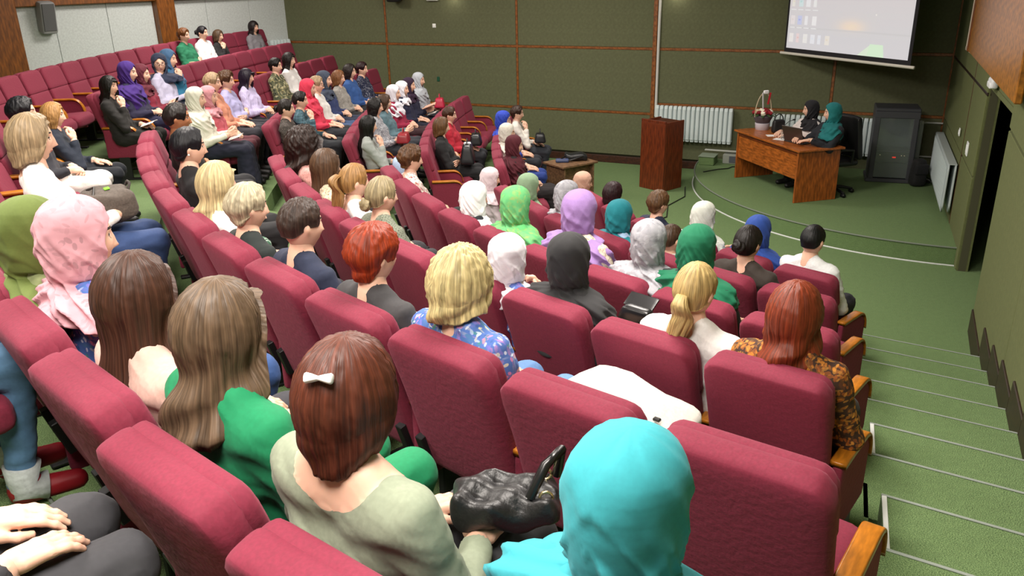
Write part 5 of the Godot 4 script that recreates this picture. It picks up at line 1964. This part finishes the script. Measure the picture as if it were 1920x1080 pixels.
	person(-4.591, 11.442, 0.145, 1.156, 72.1, "person in cobalt blue headscarf in the front row by the wall", {"hair": "hijab", "hv": 0, "hc": "2440b0", "top": "223a94", "bot": "20242c", "pose": "lap"})
	person(-4.217, 10.635, 0.145, 1.131, 68.4, "person in speckled white headscarf in the front row", {"hair": "hijab", "hv": 2, "hc": "c9c5ba", "htex": "speck", "top": "c9c5ba", "bot": "203a86", "pose": "lap"})
	person(-3.793, 9.797, 0.145, 1.140, 64.4, "person in burgundy headscarf and black dress, near front row end", {"hair": "hijab", "hv": 3, "hc": "4c0c1c", "top": "1e1014", "bot": "140c10", "pose": "clasp", "skirt": 1})
	person(-0.33, 13.16, 0.22, 1.13, -127.0, "person in white jacket and black headscarf seated at the desk", {"hair": "hijab", "hv": 0, "hc": "17161c", "top": "e2d8d4", "bot": "201c24", "pose": "desk", "hy": 25})
	person(-0.02, 12.62, 0.22, 1.18, -127.0, "person in teal headscarf and dark jacket seated at the laptop", {"hair": "hijab", "hv": 2, "hc": "0c6e70", "top": "171a22", "bot": "15151a", "pose": "desk", "hy": 30})
	person(-2.75, 1.30, 1.715, 1.13, 27.5, "person in blue jeans and red slippers at the left edge", {"hair": "bob", "hv": 0, "hc": "5a4030", "top": "8a8f98", "bot": "4f7596", "shoe": "8c1420", "pose": "lap", "sock": 1})
	person(-1.60, 0.62, 1.715, 1.13, 23.0, "person in charcoal trousers whose knee shows at the bottom left", {"hair": "bob", "hv": 2, "hc": "3a2a20", "top": "2a2a2e", "bot": "38383c", "pose": "lap"})
	pass

func build_small_things():
	# bags and things on seats and laps
	var bag := thing("white_tote_bag", W(-0.64, 1.76, 2.86), -0.32, "limp white cloth bag lying on the empty seat, second from aisle", "bag")
	part(bag, "body", rbox(Vector3(0.52, 0.13, 0.36), 0.05, 10, func(q): return Vector3(q.x, q.y * (1.0 - 0.5 * smoothstep(0.0, 0.25, q.x)) + 0.012 * sin(q.x * 22.0 + q.z * 17.0) - 0.1 * q.x, q.z * (1.0 - 0.3 * q.x))), cloth("d2d0c8", 0.8, 4.0, 0.88, 0.8))
	part(bag, "handle", tube([Vector3(0.2, -0.03, 0.06), Vector3(0.3, -0.02, 0.1), Vector3(0.33, -0.05, 0.0), Vector3(0.2, -0.03, -0.06)], 0.012, 8), cloth("d8d6cc", 0.8, 4.0, 0.92))
	part(bag, "clasp", cham(Vector3(0.03, 0.012, 0.02), 0.003), plain("2b2b2b", 0.3, 0.6), Vector3(0.16, 0.035, 0.05))
	bag = thing("black_leather_bag", W(-0.66, 2.13, 1.60), 0.35, "black leather handbag with metal rings on the lap of sage blouse", "bag")
	part(bag, "body", rbox(Vector3(0.27, 0.085, 0.17), 0.035, 16, func(q): return Vector3(q.x, q.y * (1.0 - 0.9 * q.x), q.z) + Vector3(0, 1, 0.4) * (0.011 * sin(q.x * 52.0 + q.z * 40.0) + 0.009 * sin(q.z * 75.0 - q.x * 33.0))), cloth("19181a", 0.42, 10.0, 0.7, 1.0), Vector3(0, 0.045, 0))
	part(bag, "handle", tube([Vector3(0.06, 0.09, 0.05), Vector3(0.10, 0.17, 0.03), Vector3(0.14, 0.18, -0.02), Vector3(0.13, 0.09, -0.05)], 0.013, 8), plain("141314", 0.28))
	for s in [-1.0, 1.0]:
		var ring := []
		for k in 13: ring.append(Vector3(cos(TAU * k / 12.0) * 0.016, sin(TAU * k / 12.0) * 0.016, 0))
		part(bag, "ring", tube(ring, 0.004, 6), plain("c9b98a", 0.25, 0.9), Vector3(0.10, 0.09, s * 0.05))
	bag = thing("grey_backpack", W(-3.74, 2.17, 3.36), -0.6, "taupe backpack with green tag on the lap of white blouse", "bag")
	part(bag, "body", rbox(Vector3(0.29, 0.17, 0.26), 0.045, 14, func(q): return Vector3(q.x * (1.0 - 0.5 * q.z), q.y * (1.0 + 1.2 * q.z) + 0.008 * sin(q.x * 50.0 + q.z * 30.0), q.z)), cloth("5a5048", 0.85, 4.0, 0.75, 1.0), Vector3(0, 0.06, 0), Vector3(0.15, 0, 0))
	part(bag, "pocket", rbox(Vector3(0.22, 0.09, 0.06), 0.026, 6), cloth("4a423b", 0.85, 4.0, 0.75, 1.0), Vector3(0, 0.05, 0.13))
	part(bag, "zip", tube([Vector3(-0.11, 0.13, 0.09), Vector3(0, 0.165, 0.06), Vector3(0.11, 0.13, 0.09)], 0.006, 6), plain("1d1a18", 0.5))
	part(bag, "tag", cham(Vector3(0.05, 0.006, 0.03), 0.002), plain("74c828", 0.5), Vector3(0.02, 0.155, 0.0), Vector3(0.15, 0, 0))
	part(bag, "strap", tube([Vector3(-0.05, 0.13, -0.1), Vector3(-0.03, 0.17, -0.12), Vector3(0.03, 0.17, -0.12), Vector3(0.05, 0.13, -0.1)], 0.008, 6), cloth("3a332e", 0.85, 4.0, 0.8))
	bag = thing("black_purse", W(-0.86, 1.66, 3.95), -0.4, "open black leather purse on the lap of the long black headscarf", "bag")
	part(bag, "body", rbox(Vector3(0.18, 0.10, 0.08), 0.03, 8, func(q): return q + Vector3(0.02 * sin(q.y * 20.0), 0, 0.0)), plain("161618", 0.3), Vector3(0, 0.04, 0))
	part(bag, "flap", rbox(Vector3(0.18, 0.012, 0.09), 0.005, 5), plain("1e1e20", 0.25), Vector3(0, 0.10, -0.05), Vector3(0.6, 0, 0))
	for q in [[-4.50, 1.02, 9.92, "121418", 0.34, 0.30, "big black glossy bag with red print on the folded-arms lap"], [-4.84, 1.02, 10.98, "141416", 0.26, 0.2, "round black bag on the lap beside the red scarf"], [-5.52, 1.2, 10.05, "8c2a30", 0.26, 0.16, "dark red bag on the lap of the one leaning forward"], [-6.36, 1.2, 12.95, "b02440", 0.24, 0.2, "bright red handbag beside the silver grey headscarf"], [-4.32, 0.82, 12.33, "17181c", 0.24, 0.18, "small black bag on the lap of the cream sweater"]]:
		var b := thing("handbag", W(q[0], q[1], q[2]), -1.2, q[6], "bag")
		part(b, "body", rbox(Vector3(q[4], q[5], 0.16), 0.035, 8, func(p): return Vector3(p.x * (1.0 - 0.9 * p.y), p.y * 0.8, p.z * (1.0 - 2.2 * p.y)) + Vector3(0, 0.01 * sin(p.x * 30.0), 0)), plain(q[3], 0.35), Vector3(0, q[5] * 0.4, 0))
		part(b, "handle", tube(loop_pts(q[4] * 0.25, 0.07, 10), 0.008, 6), plain(q[3], 0.4), Vector3(0, q[5] * 0.78, 0))
		if q[4] > 0.3:
			part(b, "print", rbox(Vector3(0.09, 0.08, 0.01), 0.004, 4), plain("b5202a", 0.4), Vector3(0.09, 0.09, 0.085))
			part(b, "lining", rbox(Vector3(0.18, 0.05, 0.10), 0.02, 4), plain("d8d8dc", 0.5), Vector3(0, q[5] * 0.74, 0))
	single("open_book", rbox(Vector3(0.28, 0.02, 0.2), 0.008, 6, func(p): return p + Vector3(0, 0.02 * absf(sin(p.x * 11.0)), 0)), plain("d2a892", 0.7), W(-6.18, 1.33, 12.2), Vector3(0.35, -1.3, 0), "open pinkish booklet held by the aubergine headscarf", "booklet")
	single("white_folder", cham(Vector3(0.3, 0.03, 0.2), 0.006), plain("dcd8d2", 0.7), W(-10.45, 1.92, 13.25), Vector3(0, -1.5, 0), "white folder on the empty top row seat beside grey cardigan", "folder")
	var jk := thing("draped_jacket", W(-3.72, 1.52, 6.72), -0.85, "pale blue and navy jacket over the seat beside the flowered blouse", "jacket")
	part(jk, "upper_cloth", rbox(Vector3(0.36, 0.24, 0.16), 0.06, 8, func(p): return p + Vector3(0, 0.015 * sin(p.x * 26.0), 0.01 * sin(p.x * 20.0 + p.y * 15.0))), cloth("9fb4d0", 0.85, 4.0, 0.85, 0.6), Vector3(0, 0.13, 0.0))
	part(jk, "lower_cloth", rbox(Vector3(0.38, 0.16, 0.18), 0.06, 8), cloth("26304e", 0.85, 4.0, 0.85, 0.6), Vector3(0, -0.04, 0.0))
	# things on the walls
	var sp := thing("wall_speaker", W(-12.36, 2.55, 10.62), 1.26, "grey loudspeaker high on the white wall beside the left post", "speaker")
	part(sp, "box", rbox(Vector3(0.26, 0.52, 0.2), 0.05, 6), plain("8f9090", 0.6), Vector3(0, 0.26, 0.0), Vector3(0.2, 0, 0))
	part(sp, "grille", cham(Vector3(0.2, 0.44, 0.02), 0.006), cloth("6c6d6e", 0.8, 10.0, 0.7), Vector3(0, 0.26, 0.1), Vector3(0.2, 0, 0))
	part(sp, "bracket", cham(Vector3(0.06, 0.2, 0.14), 0.01), plain("4a4a4c", 0.5), Vector3(0, 0.3, -0.15))
	sp = thing("wall_speaker", W(-8.15, 2.86, 14.86), -0.07, "black loudspeaker on the green wall at the top edge", "speaker")
	part(sp, "box", rbox(Vector3(0.3, 0.42, 0.26), 0.05, 6), plain("121212", 0.6), Vector3(0, 0.21, 0), Vector3(0.25, 0, 0))
	part(sp, "grille", cham(Vector3(0.24, 0.34, 0.02), 0.006), cloth("1c1c1c", 0.8, 10.0, 0.7), Vector3(0, 0.2, 0.13), Vector3(0.25, 0, 0))
	part(sp, "bracket", cham(Vector3(0.06, 0.12, 0.12), 0.01), plain("222222", 0.5), Vector3(0, 0.25, -0.16))
	var bx := thing("junction_box", W(-7.4, 2.86, 14.98), -0.07, "white plastic box on the green wall beside the black loudspeaker", "box")
	part(bx, "case", cham(Vector3(0.24, 0.16, 0.08), 0.012), plain("d8dad6", 0.5), Vector3(0, 0.08, 0))
	part(bx, "lid", cham(Vector3(0.2, 0.12, 0.02), 0.006), plain("e4e6e2", 0.5), Vector3(0, 0.08, 0.045))
	var sw := thing("light_switch", W(-7.4, 2.37, 15.0), -0.07, "small white socket on the green wall below the white box", "switch")
	part(sw, "plate", cham(Vector3(0.075, 0.075, 0.012), 0.004), plain("eceeea", 0.5), Vector3(0, 0.035, 0))
	part(sw, "rocker", cham(Vector3(0.04, 0.04, 0.01), 0.003), plain("f4f6f2", 0.4), Vector3(0, 0.035, 0.008))
	single("green_patch", rbox(Vector3(0.06, 0.09, 0.014), 0.006, 4), plain("0f4a32", 0.8), W(-7.37, 1.40, 15.0), Vector3(0, -0.07, 0), "small dark green patch stuck on the middle of the green wall", "patch")
	for q in [[-6.95, 2.93, 14.86, "small bright wall lamp at the top of the green wall, left one"], [-2.68, 2.93, 14.58, "small bright wall lamp at the top of the green wall, by the pipe"]]:
		var wl := thing("wall_lamp", W(q[0], q[1], q[2]), -0.07, q[3], "lamp")
		part(wl, "bracket", cham(Vector3(0.05, 0.05, 0.12), 0.006), plain("c8c8c6", 0.4), Vector3(0, 0.06, -0.08))
		part(wl, "shade", lathe([[0.02, 0.12], [0.05, 0.1], [0.09, 0.02], [0.085, 0.02], [0.045, 0.095], [0.02, 0.11]], 16), plain("d8d8d4", 0.4))
		part(wl, "bulb", lathe([[0.0, 0.005], [0.03, 0.015], [0.04, 0.045], [0.025, 0.08], [0.0, 0.085]], 14), glow("fff4e0", 6.0))
		var ol := OmniLight3D.new()
		ol.name = "bulb_light"
		ol.light_energy = 0.06
		ol.light_color = Color(1, 0.95, 0.88)
		ol.light_size = 0.04
		ol.omni_range = 20.0
		ol.omni_attenuation = 2.0
		ol.shadow_enabled = true
		ol.position = Vector3(0, 0.04, 0)
		wl.add_child(ol)
	var el := thing("emergency_light", W(1.49, 2.16, 9.86), 1.55, "white emergency lamp box under the wooden booth on right wall", "lamp")
	part(el, "case", rbox(Vector3(0.30, 0.10, 0.07), 0.03, 6), plain("dfe2e6", 0.4), Vector3(0, 0.05, 0), Vector3(0, PI, 0))
	part(el, "cover", rbox(Vector3(0.24, 0.06, 0.03), 0.012, 5), plain("f0f2f4", 0.3), Vector3(0, 0.03, -0.03))
	for q in [[11.93, 1.28, 0.05, 0.10, "small white switch on the right wall above the radiator"], [11.05, 1.24, 0.13, 0.16, "large white switch plate on the right wall beside the doorway"]]:
		var s2 := thing("light_switch", W(1.525, q[1], q[0]), -1.59, q[4], "switch")
		part(s2, "plate", cham(Vector3(q[2] + 0.02, q[3], 0.014), 0.004), plain("e6e8ea", 0.5), Vector3(0, 0.05, 0))
		part(s2, "rocker", cham(Vector3(q[2] * 0.6, q[3] * 0.55, 0.012), 0.003), plain("f2f4f4", 0.4), Vector3(0, 0.05, 0.008))
	# small step and box by the stage end, cables on the floor
	var blk := thing("carpeted_step", W(-1.93, 0.22, 14.18), -0.07, "small green carpeted block on the stage end beside the lectern", "step")
	part(blk, "block", cham(Vector3(0.26, 0.14, 0.3), 0.01), carpet("516b40", "839c66"), Vector3(0, 0.07, 0))
	part(blk, "edge", cham(Vector3(0.28, 0.012, 0.32), 0.004), plain("7d8a76", 0.7), Vector3(0, 0.146, 0))
	var hb := thing("convector_box", W(-1.52, 0.22, 14.33), -0.07, "grey metal box with dark grille on the floor behind the desk", "box")
	part(hb, "case", cham(Vector3(0.34, 0.16, 0.2), 0.01), plain("8d9188", 0.5), Vector3(0, 0.08, 0))
	part(hb, "grille", cham(Vector3(0.2, 0.11, 0.012), 0.003), plain("4c5058", 0.5), Vector3(0.04, 0.08, 0.102))
	part(hb, "top_rail", cham(Vector3(0.7, 0.02, 0.06), 0.004), plain("b4b6ae", 0.5), Vector3(-0.15, 0.2, 0.0))
	single("floor_cable", tube([W(-1.9, 0.232, 13.5), W(-1.7, 0.232, 13.75), W(-1.55, 0.232, 13.85), W(-1.5, 0.232, 14.0), W(-1.25, 0.232, 14.05)], 0.008, 6), plain("101010", 0.5), Vector3.ZERO, Vector3.ZERO, "thin black cable on the stage floor left of the desk", "cable")
	single("floor_cable", tube([W(-2.15, 0.009, 13.3), W(-2.05, 0.009, 12.7), W(-2.2, 0.009, 12.1), W(-2.1, 0.009, 11.5), W(-2.35, 0.009, 11.0), W(-2.3, 0.009, 10.4)], 0.008, 6), plain("101010", 0.5), Vector3.ZERO, Vector3.ZERO, "thin black cable across the green floor before the lectern", "cable")
	var mic := thing("desk_microphone", W(-0.72, 0.98, 13.02), 0.6, "slim gooseneck microphone on the desk before the white jacket", "microphone")
	part(mic, "base", lathe([[0.0, 0.0], [0.05, 0.0], [0.045, 0.02], [0.0, 0.025]], 14), plain("151517", 0.4))
	part(mic, "neck", tube([Vector3(0, 0.02, 0), Vector3(0.02, 0.12, 0), Vector3(0.1, 0.2, 0.02), Vector3(0.16, 0.22, 0.03)], 0.005, 6), plain("151517", 0.4))
	part(mic, "capsule", rbox(Vector3(0.05, 0.022, 0.022), 0.01, 4), plain("1c1c1e", 0.6), Vector3(0.18, 0.225, 0.03))
	var st2 := thing("plain_chair", W(-0.25, 0.22, 13.27), -0.93, "dark chair under the presenter in the white jacket", "chair")
	part(st2, "seat", rbox(Vector3(0.44, 0.06, 0.42), 0.025, 5), plain("1a1a1e", 0.6), Vector3(0, 0.43, 0))
	part(st2, "backrest", rbox(Vector3(0.42, 0.3, 0.04), 0.018, 5), plain("1a1a1e", 0.6), Vector3(0, 0.7, -0.22), Vector3(0.1, 0, 0))
	for sx in [-1.0, 1.0]:
		for sz in [-1.0, 1.0]:
			part(st2, "leg", tube([Vector3(sx * 0.19, 0.0, sz * 0.18), Vector3(sx * 0.18, 0.42, sz * 0.16)], 0.012, 8), plain("2a2a2c", 0.4))
		part(st2, "back_post", tube([Vector3(sx * 0.18, 0.42, -0.17), Vector3(sx * 0.19, 0.72, -0.23)], 0.012, 8), plain("2a2a2c", 0.4))

	pass
